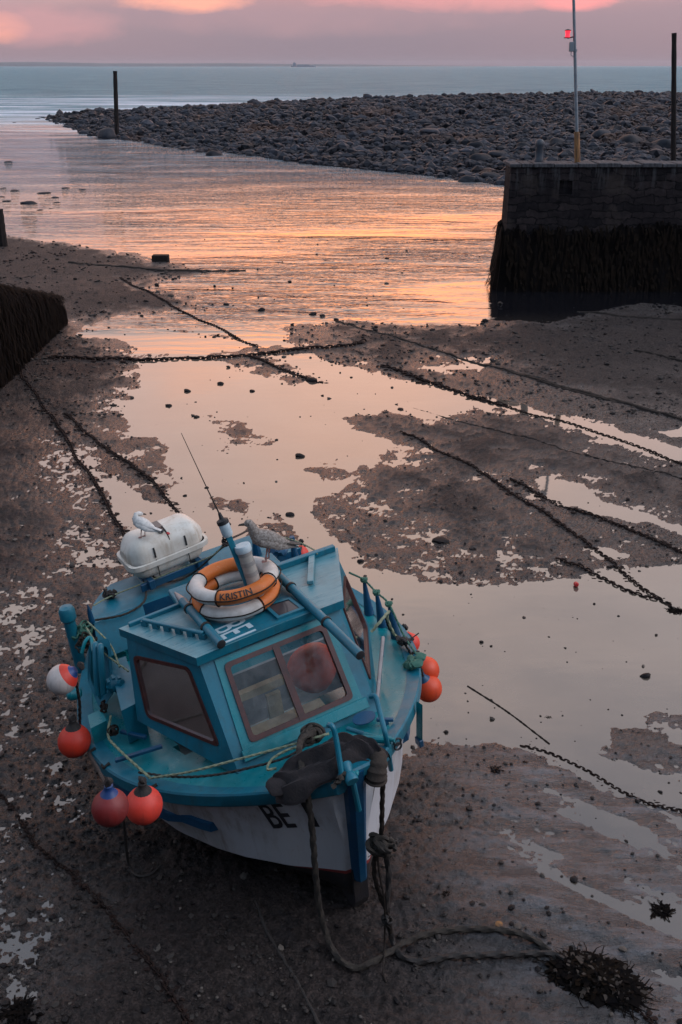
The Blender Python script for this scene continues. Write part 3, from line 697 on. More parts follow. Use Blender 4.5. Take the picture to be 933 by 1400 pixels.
# ------------------------------------------------------------------ stone pier, poles and posts
def px_at(px, D, zref=0.0):
    """world x of a pixel column at distance D and height z"""
    depth = D*math.cos(PITCH)-(zref-HC)*math.sin(PITCH); return (px-466.5)/F*depth
def z_at(py, D):
    r = ray((466, py)); return HC+r[2]*(D/r[1])
PD_ = 30.1
def pier():
    zt = 3.52
    e = empty('stone_pier', 'dark stone pier end with weed-hung foot standing in the water at the right', 'pier', (12, PD_+1, WL))
    B = np.array([12, PD_+1, WL])
    xl = px_at(699, PD_, zt); x1 = 27.; th = .95
    m = MB(); m.smooth = False
    # niche in the face
    nx0, nx1 = px_at(765, PD_, 3), px_at(783, PD_, 3); nz0, nz1 = z_at(266, PD_), z_at(247, PD_)
    def fy(z): return PD_-.0+(.06*(zt-z)*-1)*.6
    def face(xa, xb, za, zb):
        m.add([(xa, fy(za), za), (xb, fy(za), za), (xb, fy(zb), zb), (xa, fy(zb), zb)], [(0, 1, 2, 3)])
    xs = [None, nx0, nx1, x1]
    def xle(z): return xl-.035*(zt-z)
    zlo = -.4
    m.add([(xle(zlo), fy(zlo), zlo), (nx0, fy(zlo), zlo), (nx0, fy(zt), zt), (xle(zt), fy(zt), zt)], [(0, 1, 2, 3)])
    face(nx0, nx1, zlo, nz0); face(nx0, nx1, nz1, zt); face(nx1, x1, zlo, zt)
    y0, y1 = fy(nz0), fy(nz0)+.14
    m.add([(nx0, fy(nz0), nz0), (nx1, fy(nz0), nz0), (nx1, fy(nz1), nz1), (nx0, fy(nz1), nz1), (nx0, y1, nz0), (nx1, y1, nz0), (nx1, y1, nz1), (nx0, y1, nz1)],
          [(0, 1, 5, 4), (1, 2, 6, 5), (2, 3, 7, 6), (3, 0, 4, 7), (4, 5, 6, 7)])
    m.add([(xle(zlo), fy(zlo), zlo), (xle(zt), fy(zt), zt), (xle(zt), PD_+th, zt), (xle(zlo), PD_+th, zlo), (x1, fy(zlo), zlo), (x1, fy(zt), zt), (x1, PD_+th, zt), (x1, PD_+th, zlo)],
          [(0, 1, 2, 3), (4, 7, 6, 5), (1, 5, 6, 2), (3, 2, 6, 7)])
    m.build('wall', 'masonry', e, B)
    # coping course: single stones
    m = MB(); x = xl-.05; m.smooth = False
    while x < x1:
        w = random.uniform(.28, .75); hgt = random.uniform(.085, .12)
        m.box((x+w/2, PD_+th/2-.02, zt+hgt/2+.003), (w/2-.012, th/2+.05+random.uniform(-.025, .025), hgt/2), None, None, .015); x += w
    m.build('coping', 'coping', e, B)
    # thick weed skirt hanging on the foot of the wall
    zc = z_at(320, PD_-.35)
    m = MB(); nu, nv = 420, 26; P = np.zeros((nu, nv, 3))
    cor = [(xl-.12, PD_+th), (xl-.12, PD_-.15), (x1, PD_-.15)]
    L1 = th+.15; L = L1+x1-xl
    for i in range(nu):
        t = L*(i/(nu-1))
        if t < L1: bx, by, nx, ny = xl-.10, PD_+th-t, -1, 0
        else: bx, by, nx, ny = xl-.10+(t-L1), PD_-.12, 0, -1
        k = abs(t-L1)
        if k < .25: nx, ny = -.7, -.7
        top = zc-.12+.55*vnoise(np.array([t*1.3]), np.array([.4]), 6)[0]+.22*random.random()-.25*vnoise(np.array([t*4.1]), np.array([.9]), 9)[0]
        for j in range(nv):
            f = j/(nv-1); z = top+(-.35-top)*f
            o = .01+(.36 if ny < -.9 else .24)*f**1.6+.05*vnoise(np.array([t*7.]), np.array([z*1.2]), 3)[0]+.09*vnoise(np.array([t*2.1]), np.array([z*2.]), 4)[0]
            if j == 0: o = -.03
            P[i, j] = (bx+nx*o, by+ny*o, z)
    m.grid(P); m.build('weed_skirt', 'weed', e, B)
    m = MB()
    for _ in range(2600):
        t = random.uniform(.3, L); 
        if t < L1: bx, by, nx, ny = xl-.12, PD_+th-t, -1, 0
        else: bx, by, nx, ny = xl-.10+(t-L1), PD_-.14, 0, -1
        z0 = random.uniform(.1, zc+.25); f = (zc-z0)/(zc+.35); o = .08+.34*max(f, 0)**1.4
        p = np.array([bx+nx*o, by+ny*o, z0]); ln = random.uniform(.2, .55); w = random.uniform(.012, .035)
        q = p+np.array([nx*.09+random.uniform(-.06, .06), ny*.09, -ln*.55]); r = q+np.array([random.uniform(-.06, .06), ny*.0, -ln*.45])
        a = np.array([w, 0, 0]) if ny else np.array([0, w, 0])
        m.add([p-a, p+a, q+a, q-a, r], [(0, 1, 2, 3), (3, 2, 4)])
    m.build('weed_fronds', 'weed_olive', e, B)
    # bollard
    bx = px_at(737, PD_+.45, zt); zb = zt+.105
    m = MB(); m.lathe([(.13, 0), (.135, .05), (.115, .1), (.11, .42), (.135, .47), (.14, .53), (.12, .6), (.07, .645), (.0, .66)], 20, c=(bx, PD_+.5, zb))
    tag(m.build('mooring_bollard', 'bollard', base=(bx, PD_+.5, zb)), 'round-topped iron mooring bollard on the edge of the stone pier', 'bollard')
    # light pole
    qx = px_at(789.5, PD_+.45, zt); py_ = PD_+.45
    e2 = empty('light_pole', 'tall grey pole with a red harbour lantern on the stone pier', 'light pole', (qx, py_, zb)); b2 = (qx, py_, zb)
    zs = z_at(180, py_); ztop = z_at(-70, py_); lean = (px_at(783, py_, ztop)-qx)
    def P_(z): return np.array([qx+lean*(z-zb)/(ztop-zb), py_, z])
    m = MB(); m.tube([P_(zb), P_(zs-.05), P_(zs)], [.085, .08, .065], 14); m.build('rusty_sleeve', 'rust', e2, b2)
    m = MB(); m.tube([P_(zs-.02), P_(ztop)], [.052, .038], 12); m.lathe([(.07, -.03), (.07, .03)], 12, c=P_(z_at(69, py_))); m.lathe([(.06, -.02), (.06, .02)], 12, c=P_(z_at(118, py_)))
    m.build('pole', 'galv', e2, b2)
    zl = z_at(50, py_); pl = P_(zl); lx = px_at(776, py_, zl)
    m = MB(); m.tube([pl, (lx+.02, py_-.02, zl-.04), (lx, py_-.02, zl-.04)], .018, 8); m.lathe([(.10, -.045), (.10, -.02)], 14, c=(lx, py_-.02, zl)); m2 = MB(); m2.lathe([(.085, .155), (.10, .17), (.02, .2)], 14, c=(lx, py_-.02, zl))
    br = m.build('lantern_bracket', 'dark', e2, b2)
    m = MB(); m.lathe([(.075, -.02), (.06, .05), (.075, .155)], 16, c=(lx, py_-.02, zl)); m.build('lantern', 'lantern', br, b2); m2.build('lantern_cap', 'dark', br, b2)
    zb2 = z_at(64, py_); p = P_(zb2)+np.array([-.10, -.03, 0])
    m = MB(); m.box(p, (.065, .05, .13), None, None, .01); m.tube([p+(0, 0, -.13), p+(.0, 0, -.22), p+(.06, 0, -.26), P_(zb2-.2)], .012, 6); m.build('control_box', 'galv', e2, b2)
pier()

def timber_post(px0, py0, px1, py1, D, w, label, split=False):
    zt = z_at(py1, D); zb = -.3; xb = px_at(px0, D, 0); xt = px_at(px1, D, zt)
    e = np.array([xb, D, zb]); m = MB(); n = 14; P = []
    for i in range(n+1):
        f = i/n; c = np.array([xb+(xt-xb)*f, D, zb+(zt-zb)*f]); ww = w*(1.08-.14*f)
        P.append(c+0)
    m.tube(P, [w*(1.1-.14*i/n)*(1+.05*math.sin(i*2.3)) for i in range(n+1)], 9)
    return tag(m.build('timber_post', 'timber', base=e), label, 'post')
timber_post(160, 184, 157.5, 97, gp(160, 186)[1], .20, 'tall dark timber post at the left tip of the cobble bank')
timber_post(921.5, 200, 922, 45, 60.0, .14, 'tall dark timber post at the right edge behind the stone pier')
timber_post(502, 168, 502, 146, 120., .13, 'short dark post stub standing on the middle of the cobble bank')
timber_post(4, 338, -2, 286, gp(4, 337)[1], .17, 'weathered timber stump at the far left by the river edge')
# sunken block by the left shore
bp_ = gp(220, 356); m = MB(); m.box(bp_+(0, 0, .06), (.28, .16, .13), None, None, .02)
tag(m.build('stone_block', 'timber', base=bp_), 'dark squared block lying at the left river edge', 'block')

def weedy_wall():
    """sloping slip wall end at the left, curtained in bladder wrack"""
    e = empty('weedy_wall', 'low harbour wall end at the left hung with a thick curtain of dark seaweed', 'wall', (-7.4, 21, -.1)); B = np.array([-7.4, 21, -.1])
    A = gp(84, 443); C_ = gp(16, 512); d = (C_-A)/np.linalg.norm(C_-A); L = 9.0
    zA = z_at(409, A[1]); zC = z_at(395, C_[1])
    def ztop(t): return zA+(zC-zA)*t/np.linalg.norm(C_-A)
    nrm = np.array([-d[1], d[0], 0]); nrm = nrm if nrm[0] > 0 else -nrm
    m = MB(); m.smooth = False
    pts = [A, A+d*L, A+d*L-nrm*4, A-nrm*4]; tz = [ztop(0), ztop(L), ztop(L), ztop(0)]
    m.add([(p[0], p[1], z) for p, z in zip(pts, tz)]+[(p[0], p[1], -.4) for p in pts], [(0, 1, 2, 3), (0, 4, 5, 1), (1, 5, 6, 2), (2, 6, 7, 3), (3, 7, 4, 0)])
    m.build('wall', 'masonry', e, B)
    m = MB(); m2 = MB()
    for i in range(7200):
        side = random.random() < .80
        tgt = m if random.random() < .75 else m2
        if side:
            t = random.uniform(-.05, 8.0); p0 = A+d*t; n = nrm; a = d
        else:
            t = random.uniform(-.05, 4.0); p0 = A-nrm*t; n = -d; a = nrm
        tt_ = t if side else 0
        zt = ztop(max(tt_, 0)); top = random.random() < .45
        if top:
            s = random.uniform(0, 1.2); p = p0-n*s; p = np.array([p[0], p[1], zt+.03+random.uniform(0, .05)])
            dirn = n*random.uniform(.5, 1)+a*random.uniform(-.6, .6); ln = random.uniform(.2, .4)
            q = p+dirn*ln*.5+np.array([0, 0, .03]); r = p+dirn*ln; 
            if s < .3: r = r+np.array([0, 0, -.2*random.random()])
        else:
            z0 = random.uniform(.05, 1)*zt; p = np.array([p0[0], p0[1], z0])+n*random.uniform(.02, .10)
            ln = random.uniform(.25, .6); q = p+n*random.uniform(.02, .1)+a*random.uniform(-.07, .07)+np.array([0, 0, -ln*.5]); r = q+a*random.uniform(-.08, .08)+np.array([0, 0, -ln*.5]); r[2] = max(r[2], -.02)
        w = a*random.uniform(.012, .03)
        tgt.add([p-w*.6, p+w*.6, q+w, q-w, r+w*.5, r-w*.5], [(0, 1, 2, 3), (3, 2, 4, 5)])
    m.build('seaweed_curtain', 'weed', e, B); m2.build('seaweed_fronds', 'weed_olive', e, B)
weedy_wall()

# ------------------------------------------------------------------ chains and ropes on the mud
def on_mud(pts, lift=.02, step=.12, wob=.0):
    w = [gp(x, y, 0) for x, y in pts]
    p = np.array(resample(catmull(w, 10), step)); h = ground_h(p[:, 0], p[:, 1]); p[:, 2] = np.maximum(h, WL-.01)+lift
    if wob:
        s = np.arange(len(p))*step
        p[:, 0] += wob*np.array([vnoise(np.array([q*1.3]), np.array([.5]), 3)[0]-.5 for q in s]); p[:, 1] += wob*np.array([vnoise(np.array([q*1.7]), np.array([4.5]), 3)[0]-.5 for q in s])
    return p
def link_template(L, W, r, n=12, k=6):
    out = []; hl = L/2-W/2
    for i in range(n):
        th = TAU*i/n; cx = hl*(1 if math.cos(th) > 0 else -1) if abs(math.cos(th)) > 1e-6 else 0
        c = np.array([cx+W/2*math.cos(th), W/2*math.sin(th), 0]); nn = np.array([math.cos(th), math.sin(th), 0])
        for j in range(k):
            ph = TAU*j/k; out.append(c+r*(math.cos(ph)*nn+math.sin(ph)*np.array([0, 0, 1])))
    fs = [(i*k+j, (i+1) % n*k+j, (i+1) % n*k+(j+1) % k, i*k+(j+1) % k) for i in range(n) for j in range(k)]
    return np.array(out), fs
def chain(pts, L, label, weed=.0, matn='chain', lift=None, world=False, gaps=None):
    L = L*.86; r = L*.12; W = L*.60
    p = np.array(pts) if world else on_mud(pts, .0, L*.62, .16)
    p = np.array(resample(p, L*.68)); V, Fc = link_template(L, W, r); m = MB()
    for i in range(len(p)-1):
        t = p[i+1]-p[i]; t = t/np.linalg.norm(t); a = np.cross((0, 0, 1.), t); a /= np.linalg.norm(a); u = np.cross(t, a)
        th = (math.radians(38) if i % 2 else math.radians(-42))+random.uniform(-.35, .35)
        a2 = math.cos(th)*a+math.sin(th)*u; u2 = -math.sin(th)*a+math.cos(th)*u
        c = (p[i]+p[i+1])/2+np.array([0, 0, 1])*(r*(.45 if lift is None else lift)+random.uniform(-.2, .3)*r)
        m.add(V @ np.array([t, a2, u2])+c, Fc)
        if random.random() < weed:
            for _ in range(random.randint(1, 3)):
                m.blob(c+np.array([random.uniform(-1, 1)*L, random.uniform(-1, 1)*L, -r*.2]), (L*random.uniform(.2, .55), L*random.uniform(.15, .4), L*.16), .3, 1)
    b = p[len(p)//2]
    return tag(m.build('mooring_chain', matn, base=b), label, 'chain', 'mooring chains and weedy ropes on the mud')
def mudrope(pts, r, label, mat='rope_dark', wob=.1, weed=.3, lift=None, name='ground_rope'):
    r = r*.62 if lift is None and mat == 'rope_dark' else r
    p = on_mud(pts, -r*.1 if lift is None else lift, r*3, wob); m = MB()
    rr = [r*(.75+.6*random.random()) for _ in p]; m.tube(list(p), rr, 7)
    for q in p:
        if random.random() < weed:
            m.blob(q+np.array([random.uniform(-2, 2)*r, random.uniform(-2, 2)*r, -r*.2]), (r*random.uniform(.8, 2.4), r*random.uniform(.8, 2), r*.9), .3, 1)
    return tag(m.build(name, mat, base=p[len(p)//2]), label, 'rope', 'mooring chains and weedy ropes on the mud')
chain([(66, 491), (110, 492), (150, 491), (200, 492), (260, 489), (300, 487), (350, 484), (400, 479), (432, 476), (470, 473), (500, 468)], .20, 'heavy rusty chain lying straight across the pool from the weedy wall', .25)
chain([(24, 500), (44, 535), (62, 562), (98, 608), (128, 655), (150, 694), (168, 724), (190, 760)], .105, 'dark chain running diagonally from the weedy wall down to the stern of the boat', .5)
chain([(90, 566), (118, 588), (142, 612), (176, 634), (205, 657), (228, 682), (246, 700)], .10, 'weedy chain on the narrow mud strip left of the big pool', .9)
chain([(165, 381), (196, 396), (230, 416), (262, 430), (300, 447), (328, 463), (352, 472)], .13, 'thin dark chain slanting into the small upper pool', .15)
chain([(338, 486), (372, 497), (400, 509), (420, 518), (440, 523)], .13, 'short chain end on the small mud spit below the heavy chain', .9)
chain([(525, 500), (560, 511), (590, 522), (625, 535), (655, 545), (690, 553)], .16, 'thick weed-clotted chain along the top edge of the big pool', .95)
chain([(655, 545), (700, 556), (740, 567), (780, 578), (820, 592), (860, 604), (900, 621), (950, 640)], .11, 'chain following the long bright channel on the right', .1)
chain([(550, 590), (585, 606), (620, 625), (660, 648), (700, 675), (740, 700), (780, 727), (820, 752), (850, 774), (880, 798), (903, 817)], .105, 'long dark chain crossing the right mud bank down to the lower pool', .4)
chain([(700, 655), (730, 670), (760, 685), (805, 702), (850, 721), (895, 740), (950, 762)], .105, 'chain beside the bright streak on the right mud bank', .6)
chain([(764, 763), (800, 777), (830, 790), (860, 802), (903, 817), (925, 830)], .11, 'short thick chain meeting the long chain in the lower pool', .3)
chain([(715, 1017), (748, 1026), (780, 1040), (815, 1056), (850, 1072), (890, 1090), (950, 1112)], .068, 'weedy chain curving off to the right in front of the lower pool', .6)
chain([(-30, 1062), (0, 1086), (48, 1138), (80, 1176), (110, 1212), (146, 1258), (180, 1302), (222, 1352), (268, 1415)], .062, 'dark chain running down the mud at the lower left', .8)
mudrope([(460, 438), (505, 452), (550, 465), (600, 480), (650, 495), (700, 508), (750, 525), (800, 539), (850, 551), (900, 563), (960, 580)], .05, 'long weedy rope slanting across the mud flat before the pier')
mudrope([(700, 508), (760, 526), (850, 551), (960, 581)], .07, 'thicker weed-grown stretch of ground rope on the right mud flat', weed=.6)
mudrope([(566, 556), (620, 572), (680, 590), (740, 606), (800, 622), (880, 640), (960, 660)], .022, 'faint thin rope half buried in the right mud bank', weed=.15)
mudrope([(870, 482), (900, 489), (960, 501)], .06, 'short dark weedy rope at the far right of the mud flat', weed=.6)
mudrope([(790, 425), (830, 430), (880, 437), (960, 440)], .06, 'weedy rope on the hump of mud below the pier', weed=.5)
mudrope([(95, 361), (150, 366), (205, 370), (250, 371), (290, 370), (338, 369)], .085, 'weed-covered rope lying along the left river edge', weed=.7)
mudrope([(350, 1236), (362, 1268), (380, 1302), (408, 1348), (440, 1410)], .013, 'thin black rope on the dark mud in front of the boat', 'rope_black', weed=0, wob=.03)
mudrope([(640, 935), (690, 967), (735, 1000), (752, 1013)], .008, 'thin line under the water of the lower pool', 'rope_dark', weed=0, wob=.02, lift=.012)

# loose stones and tufts
def stone(px, py, r, label, grp='loose stones in the pools', mat='pebble', flat=.55):
    p = gp(px, py, WL); p[2] = max(WL, float(ground_h(p[:1], p[1:2])[0])); m = MB(); m.blob((0, 0, r*flat*.3), (r*1.15, r*.85, r*flat), .16, 2)
    o = m.build('loose_stone', mat); o.location = tuple(p); o.rotation_euler = (0, 0, random.uniform(-.4, .4))
    at = o.data.attributes.new('tone', 'FLOAT', 'POINT'); at.data.foreach_set('value', np.full(len(o.data.vertices), .03, np.float32))
    tag(o, label, 'stone', grp)
for x, y, r in ((358, 424, .09), (410, 624, .075), (397, 704, .06), (493, 768, .045), (428, 430, .09), (441, 432, .07), (460, 437, .06), (256, 535, .07), (231, 555, .06), (302, 525, .07), (283, 667, .03), (253, 678, .03), (345, 535, .05), (310, 417, .08)):
    stone(x, y, r, 'small black stone standing out of the still pool water')
stone(602, 740, .10, 'flat dark stone beside the tiny pool on the right mud bank', None, flat=.4)
stone(427, 521, .10, 'dark stone at the tip of the small mud spit', None)
stone(883, 925, .05, 'lone dark pebble in the lower right pool', None)
def tuft(px, py, r, n, label, grp=None, name='seaweed_tuft'):
    p = gp(px, py, 0); p[2] = max(WL, float(ground_h(p[:1], p[1:2])[0])); m = MB()
    for _ in range(n):
        a = random.uniform(0, TAU); s = r*random.random()**.7*.6; c = np.array([math.cos(a)*s*1.3, math.sin(a)*s, 0])+np.array([0, 0, random.random()*r*.13])
        b = a+random.uniform(-2.4, 2.4); ln = r*random.uniform(.2, .9); w = r*random.uniform(.02, .06)
        t = np.array([math.cos(b), math.sin(b), 0]); sd = np.array([-math.sin(b), math.cos(b), random.uniform(-.4, .4)])*w
        q = c+t*ln*.5+np.array([0, 0, random.uniform(-.05, .10)*r]); e = c+t*ln; e[2] = max(0.004, e[2]-random.random()*r*.3)
        m.add([c-sd, c+sd, q+sd*1.4, q-sd*1.4, e+sd, e-sd], [(0, 1, 2, 3), (3, 2, 4, 5)])
    for _ in range(n//25): m.blob((random.uniform(-.7, .7)*r, random.uniform(-.5, .5)*r, r*.06), (r*.18, r*.16, r*.12), .3, 1)
    o = m.build(name, ['weed']); o.location = tuple(p); return tag(o, label, 'seaweed', grp)
tuft(905, 1242, .09, 130, 'small dark tuft of seaweed on the mud at the right')
tuft(678, 1052, .06, 60, 'little clump of weed at the edge of the lower pool', 'scraps of weed by the lower pool')
tuft(718, 1040, .03, 30, 'little clump of weed at the edge of the lower pool', 'scraps of weed by the lower pool')
tuft(750, 977, .035, 30, 'tiny scrap of weed floating in the lower pool')
tuft(30, 1385, .14, 160, 'dark mat of seaweed at the bottom left corner')
tuft(925, 832, .10, 110, 'weed clump where the two chains meet in the lower pool')
tuft(655, 543, .16, 120, 'reddish weed clump on the chain at the head of the bright channel')
tuft(610, 1225, .04, 40, 'small scrap of weed on the mud right of the bow')
p = gp(787, 800, WL); m = MB(); m.lathe([(.0, 0), (.03, .005), (.032, .05), (.02, .07), (0, .072)], 10, axes=((1, 0, 0), (0, .3, 1), (0, -1, .3)), c=(0, 0, .02))
o = m.build('bottle_top', 'red_plastic'); o.location = tuple(p); tag(o, 'tiny bright red plastic scrap in the pool edge under the chain', 'litter')
p = gp(850, 605, 0)
# the quay the harbour is seen from
m = MB(); m.smooth = False; m.solid([(-40, 1.0), (40, 1.0), (40, -14), (-40, -14)], 4.55, -.5)
tag(m.build('quay_wall', 'masonry', base=(0, -6, 0)), 'old stone quay behind and below the viewpoint', 'quay')

# ------------------------------------------------------------------ the fishing boat (boat coordinates u, v, w)
A3 = np.array
def bs(u):    # sheer half breadth
    s = max(.30-u, 0); b = .06-.001*s**.5+1.254*s-.276*s*s
    return max(b, .055)
def ws(u):
    s = .30-u; return 1.555-.458*s+.101*s*s
_wu = [.08, -.12, -.26, -.36, -.54, -.74, -1.1, -1.6, -2.2, -2.8, -3.3, -3.6]
_wb = [.045, .27, .44, .53, .70, .85, 1.06, 1.24, 1.29, 1.2, .98, .72]
def bw(u): return float(np.interp(-u, [-x for x in _wu], _wb))
def ustem(w): return float(np.interp(w, [0, .15, .5, 1.0, 1.5, 1.6], [-.02, .02, .07, .16, .255, .27]))
UST = -3.55
boat = empty('fishing_boat', 'small blue and white wheelhouse fishing boat lying heeled on the mud', 'fishing boat', (0, 0, 0), True)
boat.matrix_world = BM

def half_breadth(u, g):
    """g: 0 at the boot line, 1 at the sheer; negative below"""
    if g >= 0:
        b0, b1 = bw(u), bs(u); f = g+.16*math.sin(math.pi*g)*(-1 if u > -.9 else .3); return b0+(b1-b0)*f
    f = -g; return bw(u)*(1-f)**.55*(.96) if f < 1 else .03
def level(u, g):
    if g >= 0: return .5+(ws(u)-.5)*g
    return .5+.38*g
def hull_pt(u, g, sg): return A3([u, sg*half_breadth(u, g), level(u, g)])
def hull():
    m = MB(); ni = 44
    gs = [-1, -.85, -.65, -.42, -.2, -.10, -.001, .0, .12, .26, .4, .55, .7, .85, .96, 1.0]
    for sg in (-1, 1):
        rows_ = []
        for i in range(ni+1):
            f = (i/ni)**1.5; row = []
            for g in gs:
                w0 = level(.1, g) if g < 1 else 1.5
                us = ustem(w0)-.03; u = us+(UST-us)*f
                p = hull_pt(u, g, sg)
                if i == 0: p[1] = sg*.035; p[2] = level(us, g)
                # stern tucks in and rakes
                row.append(p)
            rows_.append(row)
        for j in range(len(gs)-1):
            g = gs[j]; mi = 2 if g < -.12 else (1 if g < -.0005 else 0)
            vs_, fs_ = [], []
            for i in range(ni+1): vs_ += [rows_[i][j], rows_[i][j+1]]
            for i in range(ni): fs_.append((2*i, 2*i+2, 2*i+3, 2*i+1))
            m.add(vs_, fs_, mi)
    # transom
    T = [hull_pt(UST, g, -1) for g in gs]+[hull_pt(UST, g, 1) for g in gs][::-1]
    m.add(T, [tuple(range(len(T)))], 0)
    o = m.build('hull', ['white', 'red', 'antifoul'], boat)
    bm = bmesh.new(); bm.from_mesh(o.data); bmesh.ops.remove_doubles(bm, verts=bm.verts, dist=.0005); bmesh.ops.recalc_face_normals(bm, faces=bm.faces); bm.to_mesh(o.data); bm.free()
    auto_smooth(o.data, 40)
    return o
hull_o = hull()
# keel and forefoot
m = MB(); pr = []
kp = [(-3.4, 0), (-3.4, .16), (-.25, .16), (.0, .5), (.06, .5), (.035, .3), (.02, .14), (-.04, .03), (-.16, 0)]
for sg in (-.06, .06): pr += [(u, sg, w) for u, w in kp]
n = len(kp); m.add(pr, [tuple(range(n)), tuple(range(2*n-1, n-1, -1))]+[(i, (i+1) % n, n+(i+1) % n, n+i) for i in range(n)])
m.smooth = False; m.build('keel', 'antifoul', boat)
# stem post, slightly proud of the planking
m = MB(); ring = []
for w in np.linspace(.40, 1.60, 13):
    u = ustem(w); hw = .052+.028*(w-.4)
    ring.append([(u-.10, -hw-.015, w), (u+.015, -hw*.9, w), (u+.045, -hw*.45, w), (u+.045, hw*.45, w), (u+.015, hw*.9, w), (u-.10, hw+.015, w)])
m.grid(np.array(ring)); m.add(ring[-1], [tuple(range(6))]); m.build('stem', 'darkblue', boat)

# gunwale: a heavy blue rubbing strake round the sheer
US = [ .255-(.255-UST)*(i/60)**1.25 for i in range(61)]
m = MB()
for sg in (-1, 1):
    P = []
    for u in US:
        b, w = bs(u), ws(u)
        P.append([(u, sg*(b-.10), w+.022), (u, sg*(b+.028), w+.024), (u, sg*(b+.042), w+.008), (u, sg*(b+.042), w-.085), (u, sg*(b+.026), w-.10), (u, sg*(b-.02), w-.10)])
    m.grid(np.array(P))
    e = P[0]; m.add(e, [tuple(range(6))]); m.add(P[-1], [tuple(range(6))])
m.build('gunwale', 'blue', boat)
m = MB(); b, w = bs(UST), ws(UST); m.box((UST-.02, 0, w-.03), (.05, b+.03, .06), None, None, .01); m.build('transom_cap', 'blue', boat)
# lower rubbing strakes on the quarters
def strake(sg):
    m = MB(); P = []
    for u in np.linspace(-.66, -2.9, 30):
        w = .80-.02*(u+.66)**2*.3; g = (w-.5)/(ws(u)-.5); v = half_breadth(u, g)
        P.append([(u, sg*(v-.02), w+.05), (u, sg*(v+.045), w+.04), (u, sg*(v+.05), w-.035), (u, sg*(v-.03), w-.05)])
    m.grid(np.array(P)); m.add(P[0], [(0, 1, 2, 3)]); return m.build('rubbing_strake', 'darkblue', boat)
strake(-1); strake(1)

# deck with a cockpit well aft of the wheelhouse
m = MB(); P = []
for u in np.linspace(.20, UST+.02, 120):
    b = bs(u)-.02; row = []
    for t in np.linspace(-1, 1, 61):
        v = t*b; w = ws(u)+.012+.03*(1-t*t)*min(1, b)
        if -2.98 < u < -1.2 and abs(v) < .86: w = .62
        row.append((u, v, w))
    P.append(row)
m.grid(np.array(P)); m.build('deck', 'teal', boat)

# --- wheelhouse
FB, FT = A3([-.55, 0, 1.24]), A3([-1.13, 0, 2.04])     # foot and head of the raked front
fdir = (FT-FB)/np.linalg.norm(FT-FB); fn = np.cross((0, 1, 0), fdir); fn = fn if fn[0] > 0 else -fn
bl = {}
for sg in (-1, 1):
    bl[sg, 'fb'] = FB+A3([0, .615*sg, 0]); bl[sg, 'ft'] = FT+A3([0, .62*sg, 0]); bl[sg, 'rt'] = A3([-1.86, .985*sg, 2.0])
sn = np.cross(bl[-1, 'ft']-bl[-1, 'fb'], bl[-1, 'rt']-bl[-1, 'fb']); sn /= np.linalg.norm(sn); sn = sn if sn[1] < 0 else -sn
rb = hitpl((188, 985), bl[-1, 'fb'], sn)
rb = A3([rb[0], rb[1], max(rb[2], 1.0)])
for sg in (-1, 1): bl[sg, 'rb'] = A3([rb[0], abs(rb[1])*sg, rb[2]])
SWpx = [(182.6, 895), (259, 911.5), (302, 1021.6), (202, 980)]
SW = [hitpl(q, bl[-1, 'fb'], sn) for q in SWpx]          # side window TL TR BR BL on the starboard facet
def plane2(p, o, ex, ey): d = p-o; return A3([d @ ex, d @ ey])
def rounded(poly, r, n=5):
    out = []; k = len(poly)
    for i in range(k):
        p, a, b = poly[i], poly[i-1], poly[(i+1) % k]
        da = (a-p)/np.linalg.norm(a-p); db = (b-p)/np.linalg.norm(b-p)
        s, e = p+da*r, p+db*r
        for t in range(n+1):
            f = t/n; out.append((1-f)**2*s+2*f*(1-f)*p+f*f*e)
    return out
def wall_with_hole(m, outer, hole, th, nrm):
    """outer and hole: 4 matching 3-D corners; adds outer skin, inner skin and the reveal"""
    o2 = [p-nrm*th for p in outer]; h2 = [p-nrm*th for p in hole]
    m.add(outer+hole, [(i, (i+1) % 4, 4+(i+1) % 4, 4+i) for i in range(4)])
    m.add(o2+h2, [(i, 4+i, 4+(i+1) % 4, (i+1) % 4) for i in range(4)])
    m.add(hole+h2, [(i, (i+1) % 4, 4+(i+1) % 4, 4+i) for i in range(4)])
    m.add(outer+o2, [(i, 4+i, 4+(i+1) % 4, (i+1) % 4) for i in range(4)])
def inset(poly, d):
    """move every edge of a convex planar polygon inwards by d"""
    c = sum(poly)/len(poly); k = len(poly); out = []
    nn = np.cross(poly[1]-poly[0], poly[2]-poly[1]); nn /= np.linalg.norm(nn); L = []
    for i in range(k):
        a, b = poly[i], poly[(i+1) % k]; t = (b-a)/np.linalg.norm(b-a); q = np.cross(nn, t); q = q if q @ (c-a) > 0 else -q; L.append((a+q*d, t))
    for i in range(k):
        (p, t), (q, s) = L[i-1], L[i]; M = np.array([t, -s]).T; x = np.linalg.lstsq(M, q-p, rcond=None)[0]; out.append(p+t*x[0])
    return out
def window(poly, nrm, parent, wd=.045, proud=.014, r=.06, name='window', gl='glass'):
    """brown rubber frame ring with a salty pane, poly is the outer outline"""
    out = rounded(poly, r); inn = rounded(inset(poly, wd), r*.7); n = len(out); m = MB(); m.smooth = False
    A = [p+nrm*proud for p in out]; B = [p+nrm*proud for p in inn]; C2 = [p-nrm*.02 for p in out]; D = [p-nrm*.02 for p in inn]
    m.add(A+B, [(i, (i+1) % n, n+(i+1) % n, n+i) for i in range(n)])
    m.add(A+C2, [(i, n+i, n+(i+1) % n, (i+1) % n) for i in range(n)])
    m.add(B+D, [(i, (i+1) % n, n+(i+1) % n, n+i) for i in range(n)])
    f = m.build(name, 'frame', parent)
    m = MB(); m.smooth = False; m.add([p-nrm*.004 for p in rounded(inset(poly, wd*.8), r*.7)], [tuple(range(n))]); m.build('pane', gl, f)
    return f
